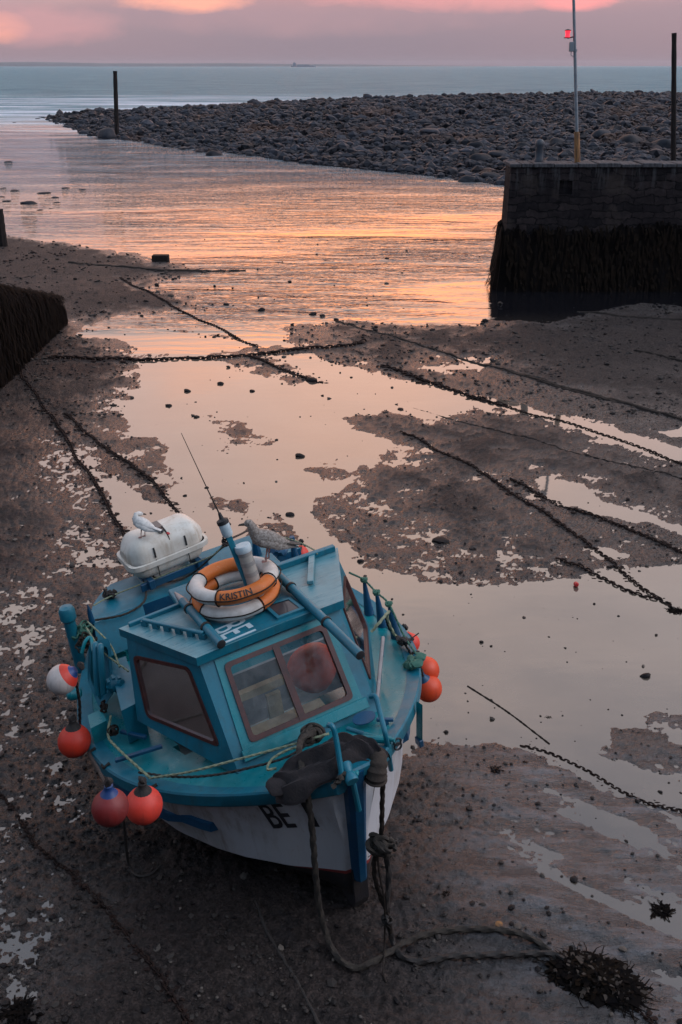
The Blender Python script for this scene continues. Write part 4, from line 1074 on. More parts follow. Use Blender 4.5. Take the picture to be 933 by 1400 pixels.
walls = MB(); walls.smooth = False
wf = [(-.44, 1.0), (.44, 1.0), (.45, 0), (-.45, 0)]
def fpt(v, w): # point on the front at height w
    k = (w-FB[2])/(FT[2]-FB[2]); return FB+(FT-FB)*k+A3([0, v, 0])
FW = [fpt(-.445, 1.915), fpt(.445, 1.915), fpt(.455, 1.40), fpt(-.455, 1.40)]
wall_with_hole(walls, [bl[-1, 'ft'], bl[1, 'ft'], bl[1, 'fb'], bl[-1, 'fb']], inset(FW, .03), .035, fn)
for sg in (-1, 1):
    mir = lambda p: A3([p[0], p[1]*-sg, p[2]])
    hole = [mir(p) for p in inset(SW, .02)]; nn = A3([sn[0], sn[1]*-sg, sn[2]])
    wall_with_hole(walls, [bl[sg, 'rt'], bl[sg, 'ft'], bl[sg, 'fb'], bl[sg, 'rb']], hole, .035, nn)
wh = walls.build('wheelhouse', 'blue', boat)
# raised teal panel round the front windows
m = MB(); m.smooth = False
PO = [fpt(-.50, 1.955), fpt(.505, 1.955), fpt(.525, 1.325), fpt(-.53, 1.325)]; PI = inset(FW, .01)
a = [p+fn*.012 for p in PO]; b = [p+fn*.012 for p in PI]
m.add(a+b, [(i, (i+1) % 4, 4+(i+1) % 4, 4+i) for i in range(4)]); m.add(a+[p-fn*.002 for p in PO], [(i, 4+i, 4+(i+1) % 4, (i+1) % 4) for i in range(4)])
pl_ = m.build('window_panel', 'teal', wh)
m = MB(); m.smooth = False; m.bar(fpt(-.545, 1.345)+fn*.03, fpt(.545, 1.345)+fn*.03, .085, .022, fn, None, .004); m.build('window_sill', 'teal', wh)
fr = window(FW, fn, wh, .040, .026, .05)
m = MB(); m.smooth = False; m.bar(fpt(-.005, 1.90)+fn*.016, fpt(0, 1.41)+fn*.016, .055, .03, fn); m.build('mullion', 'frame', fr)
window(SW, sn, wh, .028, .014, .06, gl='glass_side')
window([A3([p[0], -p[1], p[2]]) for p in SW], A3([sn[0], -sn[1], sn[2]]), wh, .028, .014, .06, gl='glass_side')
# roof slab with a small overhang
RF = [(-1.03, -.645), (-1.03, .645), (-1.90, 1.03), (-1.90, .52), (-2.18, .50), (-2.18, -.50), (-1.90, -.52), (-1.90, -1.03)]
def roofw(u, v): return 2.055+(u+1.03)*.04+.035*(1-(abs(v))**1.5)*.6
m = MB(); vs_ = []; NR = 25
P = []
for i in range(NR):
    f = i/(NR-1); u = -1.03-.87*f; hb = .645+.385*f
    P.append([(u, hb*t, roofw(u, hb*t)) for t in np.linspace(-1, 1, 41)])
P = np.array(P); m.grid(P, 0)
edge = list(P[0])+list(P[1:, -1])+list(P[-1, ::-1][1:])+list(P[::-1, 0][1:-1]); n = len(edge)
m.add(edge+[p-A3([0, 0, .075]) for p in edge], [(i, n+i, n+(i+1) % n, (i+1) % n) for i in range(n)], 1)
m.add([p-A3([0, 0, .075]) for p in edge], [tuple(range(n))], 1)
roof = m.build('roof', ['roof', 'blue'], boat)
m = MB(); m.box((-2.03, 0, 2.0), (.17, .50, .03), None, None, .008); m.build('roof_extension', 'blue', roof)
# centre panel of the roof is a darker smooth paint
m = MB(); P = []
for u in np.linspace(-1.04, -1.89, 12):
    P.append([(u, v, roofw(u, v)+.004) for v in np.linspace(-.40-.06*(-1.04-u)/.85, .36+.06*(-1.04-u)/.85, 14)])
m.grid(np.array(P)); m.build('roof_panel', 'blue', roof)
# slotted hand rail, flat bar, lips
def rr(u, v, dz=0): return A3([u, v, roofw(u, v)+dz])
m = MB(); m.smooth = False; p, q = rr(-1.79, -.84, .055), rr(-1.24, -.50, .055); m.bar(p, q, .035, .028, (0, 0, 1), None, .006)
for k in range(6):
    c = p+(q-p)*(k/5*.96+.02); m.box(c-(0, 0, .032), (.030, .016, .024), (( (q-p)/np.linalg.norm(q-p)), np.cross((0, 0, 1), (q-p)/np.linalg.norm(q-p)), (0, 0, 1)))
m.build('grab_rail', 'blue', roof)
m = MB(); m.smooth = False; m.bar(rr(-1.85, .75, .03), rr(-1.42, .53, .03), .055, .035, (0, 0, 1), None, .005); m.build('grab_rail', 'roof', roof)
m = MB(); m.smooth = False; m.bar(rr(-1.86, -.95, .018), rr(-1.86, -.45, .018), .035, .04, (0, 0, 1), None, .005); m.build('roof_lip', 'blue', roof)
m = MB(); m.smooth = False; m.bar(rr(-1.86, .40, .03), rr(-1.86, .98, .03), .05, .06, (0, 0, 1), None, .006); m.build('roof_lip', 'blue', roof)
# two pole tubes lashed along the roof
def pole_tube(p, q, tip):
    p, q = A3(p), A3(q); m = MB(); d = (q-p)/np.linalg.norm(q-p)
    m.tube([p, q], .038, 14, caps=False); m.tube([q, q-d*.02], [.030, .030], 14, caps=False)
    t = m.build('roof_pole', 'blue', roof)
    m = MB(); m.lathe([(.038, 0), (.034, .002)], 14, axes=basis(d), c=q); m.lathe([(.030, -.05), (.0301, -.049)], 14, axes=basis(d), c=q); m.build('pole_end', 'dark', t)  # dark discs paint the shade inside the hollow tube end
    if tip:
        m = MB(); m.lathe([(.036, 0), (.03, .05), (.008, .17)], 12, axes=basis(-d), c=p); m.build('pole_tip', 'galv', t)
    for f in (.18, .62):
        c = p+(q-p)*f; m = MB(); m.tube([c-d*.012, c+d*.012], .046, 14); m.build('lashing', 'rope_black', t)
def basis(z):
    z = A3(z, float)/np.linalg.norm(z); a = np.cross(z, (0, 0, 1.) if abs(z[2]) < .9 else (1., 0, 0)); a /= np.linalg.norm(a); return np.array([a, np.cross(z, a), z])
pole_tube(hit((250, 822), 2, 2.125), hit((303, 881), 2, 2.115), True)
pole_tube(hit((380, 785), 2, 2.13), hit((493, 896), 2, 2.06), False)
# hatch, letters and dashes on the roof
hq = [hit(q, 2, 2.085) for q in ((360, 829), (397, 818), (417, 833), (380, 847))]
hcu = sum(hq)/4; ex = (hq[1]-hq[0]); ex /= np.linalg.norm(ex); 
m = MB(); m.smooth = False; hs = [A3([p[0], p[1], 2.098]) for p in hq]; hb_ = [A3([p[0], p[1], 2.05]) for p in hq]; hi_ = inset(hs, .028)
m.add(hs+hi_, [(i, (i+1) % 4, 4+(i+1) % 4, 4+i) for i in range(4)]); m.add(hs+hb_, [(i, 4+i, 4+(i+1) % 4, (i+1) % 4) for i in range(4)])
ht = m.build('roof_hatch', 'blue', roof)
m = MB(); m.smooth = False; m.add([p-(0, 0, .006) for p in hi_], [(0, 1, 2, 3)]); m.build('hatch_glass', 'hatch', ht)
V, Fc = text_mesh('BE', 1.0)
def roof_text(V, Fc, q0, q1, q2, name):
    """fit a text box: q0 origin, q1 along the baseline, q2 along the height (pixels of the roof plane)"""
    o, a, b = (hit(q, 2, 2.078) for q in (q0, q1, q2)); W, H_ = V.max(axis=0)
    m = MB(); m.smooth = False; vs_ = []
    for x, y in V:
        p = o+(a-o)*x/W+(b-o)*y/H_; vs_.append((p[0], p[1], roofw(p[0], p[1])+.007))
    m.add(vs_, Fc); m.build(name, 'letter_white', roof)
roof_text(V, Fc, (289, 861), (304, 875), (332, 843), 'lettering')
m = MB(); m.smooth = False; a, b = hit((308, 878), 2, 2.078), hit((350, 861), 2, 2.078); m.bar((a[0], a[1], roofw(a[0], a[1])+.006), (b[0], b[1], roofw(b[0], b[1])+.006), .022, .004); m.build('painted_line', 'letter_white', roof)

# mast, radar reflector tube, whip aerial
mb_ = A3(hit((352, 833), 2, 2.07)); mt = hit((309, 724), 0, mb_[0]-.16)
m = MB(); m.smooth = False; m.bar(mb_, mt, .05, .022, (1, 0, 0), None, .004); m.box(mb_+(0, 0, .012), (.06, .05, .012))
mast = m.build('mast', 'blue', boat)
md = (mt-mb_)/np.linalg.norm(mt-mb_)
m = MB(); m.lathe([(.035, -.06), (.045, -.04), (.045, .05), (.03, .06)], 12, axes=basis(md), c=mt); mk = m.build('aerial_base', 'letter_white', mast)
m = MB(); m.lathe([(.05, .055), (.05, .085), (.02, .10), (.012, .15)], 12, axes=basis(md), c=mt); m.build('aerial_collar', 'dark', mast)
at_ = hit((248, 592), 0, mt[0]-.25)
m = MB(); m.tube([mt+md*.12, mt+(at_-mt)*.5+(0, 0, .006), at_], [.007, .004, .0025], 6); m.build('whip_aerial', 'rope_old', mast)
r0 = hit((357, 826), 0, mb_[0]+.0); r1 = hit((331, 745), 0, mb_[0]-.10); rd = (r1-r0)/np.linalg.norm(r1-r0); L_ = np.linalg.norm(r1-r0)
m = MB(); m.lathe([(.058, .05), (.058, L_-.05)], 20, axes=basis(rd), c=r0); rf = m.build('radar_reflector', 'reflector', mast)
for k in range(9):
    z = .09+(L_-.18)*k/8; m = MB(); m.lathe([(.060, z), (.060, z+.035)], 20, axes=basis(rd), c=r0)
    if k % 2 == 0: m.build('reflector_plate', 'reflector2', rf)
for z in (0, L_-.06):
    m = MB(); m.lathe([(.064, z), (.068, z+.01), (.068, z+.05), (.064, z+.06)], 20, axes=basis(rd), c=r0); m.build('end_cap', 'letter_white', rf)

# --- interior seen through the glass
m = MB(); m.smooth = False; m.box((-1.86, 0, .90), (.015, .88, .28)); m.build('bulkhead', 'interior', boat)
m = MB(); m.smooth = False; m.box((-1.30, 0, .70), (.6, .80, .02)); m.build('wheelhouse_floor', 'interior', boat)
m = MB(); m.smooth = False; m.box((-1.12, -.22, 1.50), (.03, .26, .035)); m.box((-1.0, -.1, 1.24), (.02, .06, .26)); m.build('grab_plank', 'plank', boat)
m = MB(); m.smooth = False; m.box((-.80, -.1, 1.37), (.06, .34, .012)); m.build('dash_shelf', 'plank', boat)
m = MB(); m.smooth = False; m.box((-1.45, -.45, 1.35), (.10, .14, .22), None, None, .02); m.build('instrument_box', 'interior', boat)
fp = hit((428, 912), 0, -1.28); m = MB(); m.blob(fp, (.19, .21, .22), .05, 3); bthing(m, 'fender_buoy', 'buoy_orange', fp-A3([0, 0, .2]), 'big faded red float stowed behind the right front window', 'buoy')
sk = hitpl((281, 1004), bl[-1, 'fb']-sn*.14, sn); m = MB(); m.blob(sk, (.13, .11, .10), .2, 3); bthing(m, 'sack', 'tan', sk-A3([0, 0, .08]), 'tan sacking heaped inside the lower side window', 'sack')
sk = hitpl((266, 979), bl[-1, 'fb']-sn*.12, sn); m = MB(); m.blob(sk, (.06, .05, .022), .25, 3); bthing(m, 'rag', 'red_plastic', sk, 'red rag lying on the sacking inside the side window', 'rag')

sk = hitpl((236, 945), bl[-1, 'fb']-sn*.62, sn); m = MB(); m.smooth = False; m.box(sk, (.42, .015, .42)); m.build('lining_panel', 'plank_grey', boat)
sk = hitpl((213, 950), bl[-1, 'fb']-sn*.30, sn); m = MB(); m.smooth = False; m.box(sk, (.05, .05, .11), None, None, .01); m.build('instrument_box', 'letter_white', boat)
sk = hitpl((222, 915), bl[-1, 'fb']-sn*.45, sn); m = MB(); m.smooth = False; m.box(sk, (.10, .04, .17), None, None, .01); m.build('cabin_locker', 'blue', boat)
# --- raised after deck
m = MB(); P = []; AD = []
for u in np.linspace(-2.98, -3.56, 14):
    k = (-2.98-u)/.58; hb = 1.08*math.sqrt(max(1-(max(k, 0)*.74)**2.2, .05)); AD.append((u, hb))
top = [(u, -b) for u, b in AD]+[(u, b) for u, b in AD[::-1]]
m.solid(top, lambda p: 1.50+.02*(1-p[1]**2), 1.05); m.build('after_deck', 'blue', boat)
m = MB(); m.smooth = False
m.add([(-2.975, -1.07, 1.50), (-2.975, -.72, 1.515), (-2.80, -.72, 1.24), (-2.80, -1.12, 1.22)], [(0, 1, 2, 3)]); m.add([(-2.97, -.70, 1.512), (-2.97, 1.07, 1.50), (-2.95, 1.07, 1.0), (-2.95, -.70, 1.0)], [(0, 1, 2, 3)])
m.build('after_deck_face', 'darkblue', boat)  # darker blue puts the cockpit shade into the colour of this face
m = MB(); m.smooth = False; m.add([(-2.97, -1.075, 1.503), (-2.97, -.60, 1.518), (-2.77, -.62, 1.245), (-2.77, -1.14, 1.225)], [(0, 1, 2, 3)]); m.build('sloping_locker', 'blue', boat)
# port and starboard side lockers beside the wheelhouse
lk_ = [hit(q, 2, 1.42) for q in ((150, 905), (172, 897), (193, 958), (166, 972))]
m = MB(); m.smooth = False; base_ = [A3([p[0], p[1], 1.08]) for p in lk_]
m.add(lk_+base_, [(0, 1, 2, 3)]+[(i, 4+i, 4+(i+1) % 4, (i+1) % 4) for i in range(4)]); m.build('side_locker', 'blue', boat)
lk_ = [hit(q, 2, 1.22) for q in ((120, 978), (138, 970), (146, 985), (124, 996))]
m = MB(); m.smooth = False; base_ = [A3([p[0], p[1], 1.0]) for p in lk_]
m.add(lk_+base_, [(0, 1, 2, 3)]+[(i, 4+i, 4+(i+1) % 4, (i+1) % 4) for i in range(4)]); m.build('deck_chock', 'teal', boat)
# deck beam bars on the starboard side deck
for a, b in (((166, 1000), (200, 1008)), ((158, 1040), (222, 1020))):
    p, q = hit(a, 2, 1.16), hit(b, 2, 1.20); m = MB(); m.smooth = False; m.bar(p, q, .035, .03, (0, 0, 1), None, .004); m.build('deck_bar', 'darkblue', boat)
# gunwale post with a rounded cap, pot hauler slung at the rail
p = hit((103, 880), 2, 1.35); m = MB(); m.tube([p-(0, 0, .3), p, p+(0, 0, .30)], .055, 12); m.lathe([(.06, .26), (.075, .28), (.075, .37), (.06, .40), (.0, .41)], 14, c=p); m.build('towing_post', 'blue', boat)
p = hit((126, 850), 2, 1.5); m = MB(); m.lathe([(.045, -.2), (.02, .12), (.0, .2)], 10, c=p); m.build('rail_spike', 'darkblue', boat)
p = hit((116, 838), 2, 1.35); 
def hauler():
    c0 = hit((136, 915), 2, 1.42); 
    h = bpy.data.objects.new('pot_hauler', None); COL.objects.link(h); h.parent = boat
    ax = A3([-.35, -.90, .28]); B = basis(ax)
    def bp_(a, b, c): return c0+A3([a, 0, 0])+A3([0, b, 0])+A3([0, 0, c])
    m = MB(); P = []
    # shell: an open trough, wide at the top, narrowing towards the foot
    q = [((122, 880), 1.62), ((150, 872), 1.62), ((157, 945), 1.25), ((138, 972), 1.12), ((120, 930), 1.30)]
    pts = [hit(a, 2, w) for a, w in q]; c = sum(pts)/5
    n_ = np.cross(pts[1]-pts[0], pts[2]-pts[0]); n_ /= np.linalg.norm(n_); n_ = n_ if n_ @ (loc(CAMP)-c) > 0 else -n_
    out = rounded(pts, .05, 4); k = len(out); inn = rounded([c+(p-c)*.78 for p in pts], .05, 4)
    m.add([p+n_*.05 for p in out]+[p-n_*.09 for p in out]+[p+n_*.05 for p in inn]+[c+(p-c)*.9-n_*.03 for p in inn],
          [(i, (i+1) % k, k+(i+1) % k, k+i) for i in range(k)]+[(i, 2*k+i, 2*k+(i+1) % k, (i+1) % k) for i in range(k)]+[(2*k+i, 3*k+i, 3*k+(i+1) % k, 2*k+(i+1) % k) for i in range(k)]+[tuple(3*k+i for i in range(k))])
    m.build('hauler_shell', 'blue', h)
    for a, b, w0, w1 in (((131, 884), (134, 950), 1.66, 1.30), ((138, 886), (142, 948), 1.68, 1.32)):
        p, r = hit(a, 2, w0), hit(b, 2, w1); m = MB(); m.tube(catmull([p-n_*.02, p+n_*.07, (p+r)/2+n_*.09, r+n_*.03], 8), .028, 10); m.build('hauler_arm', 'blue', h)
    p = hit((112, 893), 2, 1.62); r = hit((119, 905), 2, 1.55); s_ = hit((124, 872), 2, 1.7)
    m = MB(); m.tube(catmull([p, (p+s_)/2+(0, 0, .04), s_, hit((128, 890), 2, 1.66)], 8), .016, 8); m.build('hauler_hook', 'teal', h)
    p = hit((157, 935), 2, 1.40); m = MB(); m.lathe([(.05, -.05), (.07, -.03), (.07, .03), (.03, .06), (.03, .10)], 10, axes=basis(A3([.7, .5, .3])), c=p)
    for t in range(8): m.box(p+.066*A3([0, math.cos(t*TAU/8), math.sin(t*TAU/8)]), (.03, .012, .012))
    m.build('hauler_motor', 'blue', h)
    p = hit((104, 948), 2, 1.25); m = MB(); m.lathe([(.03, -.05), (.055, -.03), (.055, .05), (.03, .08)], 12, axes=basis(A3([0, -1, .2])), c=p); m.build('hauler_roller', 'teal', h)
hauler()

# ------------------------------------------------------------------ boat fittings and gear
# starboard-side stanchion cones on the port quarter, with a life line
SP = [((504, 831), (498, 793)), ((522, 847), (515, 810)), ((541, 864), (532, 826))]
tops = []
for a, b in SP:
    p = hit(a, 2, 1.12); p = A3([p[0], min(p[1], bs(p[0])-.05), ws(p[0])]); q = hit(b, 0, p[0]-.02)
    p0 = A3([q[0]+.03, q[1]+.0, ws(p[0])+.02]); p0 = p
    m = MB(); d = q-p0; L_ = np.linalg.norm(d); m.lathe([(.055, 0), (.05, .02), (.016, L_*.95), (.012, L_)], 10, axes=basis(d), c=p0); m.build('stanchion', 'darkblue', boat); tops.append(q)
# handrail along the port side of the wheelhouse
p, q = hit((524, 872), 2, 1.34), hit((516, 955), 2, 1.40)
m = MB(); m.tube([p, q], .018, 10); 
hr = m.build('hand_rail', 'galv', boat)
for f in (.05, .5, .93):
    c = p+(q-p)*f; m = MB(); m.tube([c, c-A3([0, .02, .16])], .012, 8); m.build('rail_foot', 'blue', hr)
# bow rail pipes, cross bars and the stem-head fitting
def pipe(pts, r=.022, mat='blue', name='bow_pipe'):
    m = MB(); m.tube(catmull(pts, 7), r, 10); return m.build(name, mat, boat)
sh = A3([ustem(1.55)-.02, 0, 1.63])
pipe([hit((449, 991), 2, 1.95), hit((455, 994), 2, 1.95), hit((460, 1012), 2, 1.86), hit((468, 1062), 2, 1.64)], .02)
pipe([hit((506, 952), 2, 1.72), hit((514, 953), 2, 1.73), hit((520, 975), 2, 1.66), hit((528, 1008), 2, 1.56), hit((535, 1052), 1, .42)], .02)
pipe([hit((498, 1004), 2, 1.50), hit((540, 1012), 2, 1.50)], .016, 'teal')
m = MB(); c = hit((543, 1010), 2, 1.48); 
for k in range(2): m.tube([c+A3([0, .03*math.cos(t), .03*math.sin(t)-.03-.04*k]) for t in np.linspace(0, TAU, 12)], .008, 6, False)
m.build('shackle', 'dark', boat)
pipe([hit((462, 1008), 2, 1.50), hit((500, 1010), 2, 1.50), hit((535, 1012), 2, 1.48)], .028, 'teal', 'cross_bar')
pipe([hit((475, 996), 2, 1.46), hit((512, 1008), 2, 1.48)], .018, 'blue', 'deck_bar')
# paddle-shaped fairlead patch and cleat on the port bow
p = hit((498, 982), 2, 1.37); m = MB(); m.lathe([(.075, 0), (.075, .008), (.0, .009)], 16, axes=np.array([[1, 0, 0], [0, 1.3, 0], [0, 0, 1]]), c=p); m.build('deck_plate', 'darkblue', boat)
p, q = hit((515, 984), 2, 1.39), hit((538, 984), 2, 1.37); m = MB(); m.smooth = False; m.bar(p, q, .03, .03, (0, 0, 1), None, .006); m.box((p+q)/2-(0, 0, .03), (.02, .02, .03)); m.build('bow_cleat', 'darkblue', boat)
# stem head: cap block, roller, drop pipe, shackle lump
m = MB(); m.smooth = False; m.box((.20, .02, 1.575), (.10, .15, .05), None, None, .015); m.build('stem_head', 'blue', boat)
m = MB(); a, b = hit((472, 1046), 2, 1.67), hit((482, 1068), 2, 1.62); m.lathe([(.045, -.07), (.05, -.05), (.03, 0), (.05, .05), (.045, .07)], 12, axes=basis(b-a), c=(a+b)/2); m.build('bow_roller', 'blue', boat)
pipe([hit((482, 1066), 0, .33), hit((491, 1107), 0, .30)], .022, 'blue', 'drop_pipe')
m = MB(); c = hit((482, 1060), 0, .33)
for k in range(3): m.blob(c+A3([0, .03*(k-1), .012*(k % 2)]), (.022, .022, .02), .2, 2)
m.build('pin_heads', 'teal', boat)
m = MB(); c = hit((462, 1066), 0, .33)
for k in range(8): m.blob(c+A3([random.uniform(-.01, .02), random.uniform(-.05, .07), random.uniform(-.03, .02)]), (.022, .025, .018), .3, 1)
m.build('rusty_shackle', 'rope_old', boat)
m = MB(); m.smooth = False; p, q = hit((545, 1000), 1, .66), hit((545, 1000), 1, .66)
# hanging teal strap on the port side
P = []
for py in (962, 985, 1008, 1016):
    c = hit((572, py), 0, -.42); P.append([(c[0]-.03, c[1], c[2]), (c[0]+.035, c[1]+.012, c[2])])
m = MB(); m.grid(np.array(P)); m.grid(np.array(P)+A3([0, .008, 0]))
s_ = m.build('hanging_strap', 'teal', boat); m = MB(); c = hit((573, 1014), 0, -.42); m.box(c+A3([0, .004, 0]), (.04, .02, .035), None, None, .006); m.build('strap_weight', 'darkblue', s_)
# registration letters on both bows
def bow_text(txt, q0, q1, q2, sg, shear=0.0, name='registration_letters'):
    """project a line of text on to the bow planking along its own surface (u along, w up)"""
    V, Fc = text_mesh(txt); W, H_ = V.max(axis=0)
    def onhull(q):
        x = None; best = 9e9
        for v in np.linspace(.1, 1.1, 201):
            p = hit(q, 1, sg*v)
            g = (p[2]-.5)/(ws(p[0])-.5); b = half_breadth(min(p[0], .2), max(min(g, 1), 0)) if p[0] < .25 else 0
            if abs(b-v) < best: best = abs(b-v); x = p
        return x
    o, a, b = onhull(q0), onhull(q1), onhull(q2); m = MB(); m.smooth = False; vs_ = []
    for x, y in V:
        p = o+(a-o)*x/W+(b-o)*y/H_; g = (p[2]-.5)/(ws(p[0])-.5); v = half_breadth(p[0], g)+.006
        vs_.append((p[0], sg*v, p[2]))
    m.add(vs_, Fc); m.build(name, 'letter_black', hull_o)
bow_text('BE', (376, 1132), (408, 1131), (351, 1099), -1)
bow_text('1', (430, 1130), (439, 1130), (412, 1096), -1)
bow_text('B', (505, 1106), (511, 1082), (508, 1064), 1)

# --- liferaft canister on its cradle
def raft():
    a, b = hit((182, 765), 2, 1.80), hit((262, 733), 2, 1.80); c = (a+b)/2; ax = (b-a)/np.linalg.norm(b-a); HL = .40
    ax[2] *= .3; ax /= np.linalg.norm(ax); fw = np.cross(ax, (0, 0, 1.)); fw /= np.linalg.norm(fw); up = np.cross(fw, ax)
    c[2] = 1.80
    base = A3([c[0], c[1], 1.52]); e = empty('liferaft_canister', 'white two-part liferaft canister strapped on the after deck', 'liferaft', base, True)
    def pt(x, y, z): return c+ax*x+fw*y+up*z
    def half(sgn, name, hh):
        m = MB(); P = []
        n = 22
        for i in range(n+1):
            t = -1+2*i/n; k = 1-max(0, (abs(t)-.62)/.38)**2.2*.55; row = []
            for j in range(19):
                th = math.pi*j/18; cx, sx = math.cos(th), math.sin(th); ex = .62
                y = .225*k*math.copysign(abs(cx)**ex, cx); z = hh*k*abs(sx)**ex*sgn
                row.append(pt(HL*t*(1.0), y, z+sgn*.012))
            P.append(row)
        m.grid(np.array(P)); 
        for rw in (P[0], P[-1]): m.add(rw, [tuple(range(len(rw)))])
        return m.build(name, 'raft', e, base)
    up_ = half(1, 'upper_shell', .235); lo_ = half(-1, 'lower_shell', .17)
    m = MB(); ring = []
    out = []
    for k in range(48):
        th = TAU*k/48; cx, sx = math.cos(th), math.sin(th); out.append((( HL+.022)*math.copysign(abs(cx)**.32, cx), .252*math.copysign(abs(sx)**.32, sx)))
    for z, s in ((-.022, .93), (-.026, 1.0), (.022, 1.0), (.026, .93)): ring.append([pt(x*s, y*s, z) for x, y in out]+[pt(out[0][0]*s, out[0][1]*s, z)])
    m.grid(np.array(ring)); m.build('rim_flange', 'raft', e, base)
    # straps, toggles and label
    for x in (-.16, .17):
        pts = [pt(x, .225*math.copysign(abs(math.cos(t))**.62, math.cos(t))*1.02, .225*max(math.sin(t), 0)**.62+.02) for t in np.linspace(.05, .45, 5)]
        m = MB(); m.tube(pts, .009, 6); m.tube([pt(x, .232, .03), pt(x, .24, -.15)], .005, 6); m.build('toggle_strap', 'dark', e, base)
    m = MB(); m.tube([pt(.02, .20*math.copysign(abs(math.cos(t))**.6, math.cos(t))*1.08, (.235 if t > 0 else .17)*math.copysign(abs(math.sin(t))**.62, math.sin(t))*1.05) for t in np.linspace(-.8, 1.5, 18)], .010, 6); m.build('lashing', 'rope_black', e, base)
    m = MB(); m.blob(pt(-.02, .10, .245), (.06, .035, .025), .2, 2); m.build('hydrostatic_release', 'dark', e, base)
    m = MB(); m.blob(pt(.03, .16, .205), (.016, .02, .022), .2, 2); m.build('red_shackle', 'red_plastic', e, base)
    m = MB(); m.box(pt(-.005, .0, .262), (.028, .075, .006), (ax, fw, up)); m.build('label_plate', 'hatch', e, base)
    for x in (-.09, .09):
        for s in (-1, 1):
            m = MB(); m.smooth = False; p = pt(x, .197, .14); t = (ax*.7*s+up*.55-fw*.35); m.bar(p-t*.022, p+t*.022, .007, .006, fw); m.build('crossed_mark', 'buoy_blue', e, base)
    m = MB(); m.smooth = False
    for x in (-.26, .26): m.box(pt(x, 0, -.20), (.03, .26, .05), (ax, fw, up), None, .006)
    m.build('cradle', 'darkblue', e, base)
    m = MB(); m.smooth = False; m.box(pt(0, .20, -.22), (.36, .02, .04), (ax, fw, up), None, .006); m.build('cradle', 'darkblue', e, base)
    return pt, up
rpt, rup = raft()

# --- two lifebuoys stacked on the roof
def ring_pt(c, ex, ey, ez, R, r, th, ph): return c+(R+r*math.cos(ph))*(math.cos(th)*ex+math.sin(th)*ey)+r*math.sin(ph)*ez
def lifebuoy(c, tilt_axis, tilt, rot, R, r, label, words):
    ez = A3([0, 0, 1.]); M = np.array(Matrix.Rotation(tilt, 3, Vector(tilt_axis))); ex, ey, ez = M @ A3([math.cos(rot), math.sin(rot), 0]), M @ A3([-math.sin(rot), math.cos(rot), 0]), M @ ez
    base = c-A3([0, 0, r]); e = empty('lifebuoy', label, 'lifebuoy', base, True)
    n = 16
    for k in range(4):
        m = MB(); P = []; a0, a1 = TAU*k/4, TAU*(k+1)/4
        for i in range(17):
            th = a0+(a1-a0)*i/16; P.append([ring_pt(c, ex, ey, ez*.92, R, r*(1 if k % 2 else 1.02), th, TAU*j/n) for j in range(n+1)])
        m.grid(np.array(P))
        m.build('orange_section' if k % 2 else 'white_section', 'orange' if k % 2 else 'ringwhite', e, base)
    m = MB()
    for k in range(4):
        th = TAU*k/4+.03; m.tube([ring_pt(c, ex, ey, ez, R, r*1.04, th, ph) for ph in np.linspace(0, TAU, 14)], .006, 5, False)
    m.tube([ring_pt(c, ex, ey, ez, R, r*(1.05+.5*abs(math.sin(4*th))*.5), th, .1) for th in np.linspace(0, TAU, 60)], .006, 5, False)
    m.build('grab_line', 'rope_dark', e, base)
    for txt, th0, ph, h_, mt in words:
        V, Fc = subdiv(*text_mesh(txt, h_)); W = V[:, 0].max(); m = MB(); m.smooth = False; vs_ = []
        for x, y in V:
            th = th0+(x-W/2)/(R+r*.7); vs_.append(ring_pt(c, ex, ey, ez, R, r*1.035, th, ph-(h_*.36-y)/r))
        m.add(vs_, Fc); m.build('lettering', mt, e, base)
lc = A3([-1.69, .02, 2.10])
rot0 = -math.pi/2
lifebuoy(hit((323, 811), 2, 2.135), (0, 1, 0), -.03, math.radians(-75), .312, .062, 'lower weathered lifebuoy lying flat on the wheelhouse roof', [])
lifebuoy(hit((320, 793), 2, 2.265), (.2, 1, 0), -.10, math.radians(45), .315, .063, 'upper orange and white lifebuoy on top of the stack under the mast', [('KRISTIN', math.radians(-62), .62, .075, 'dark')])

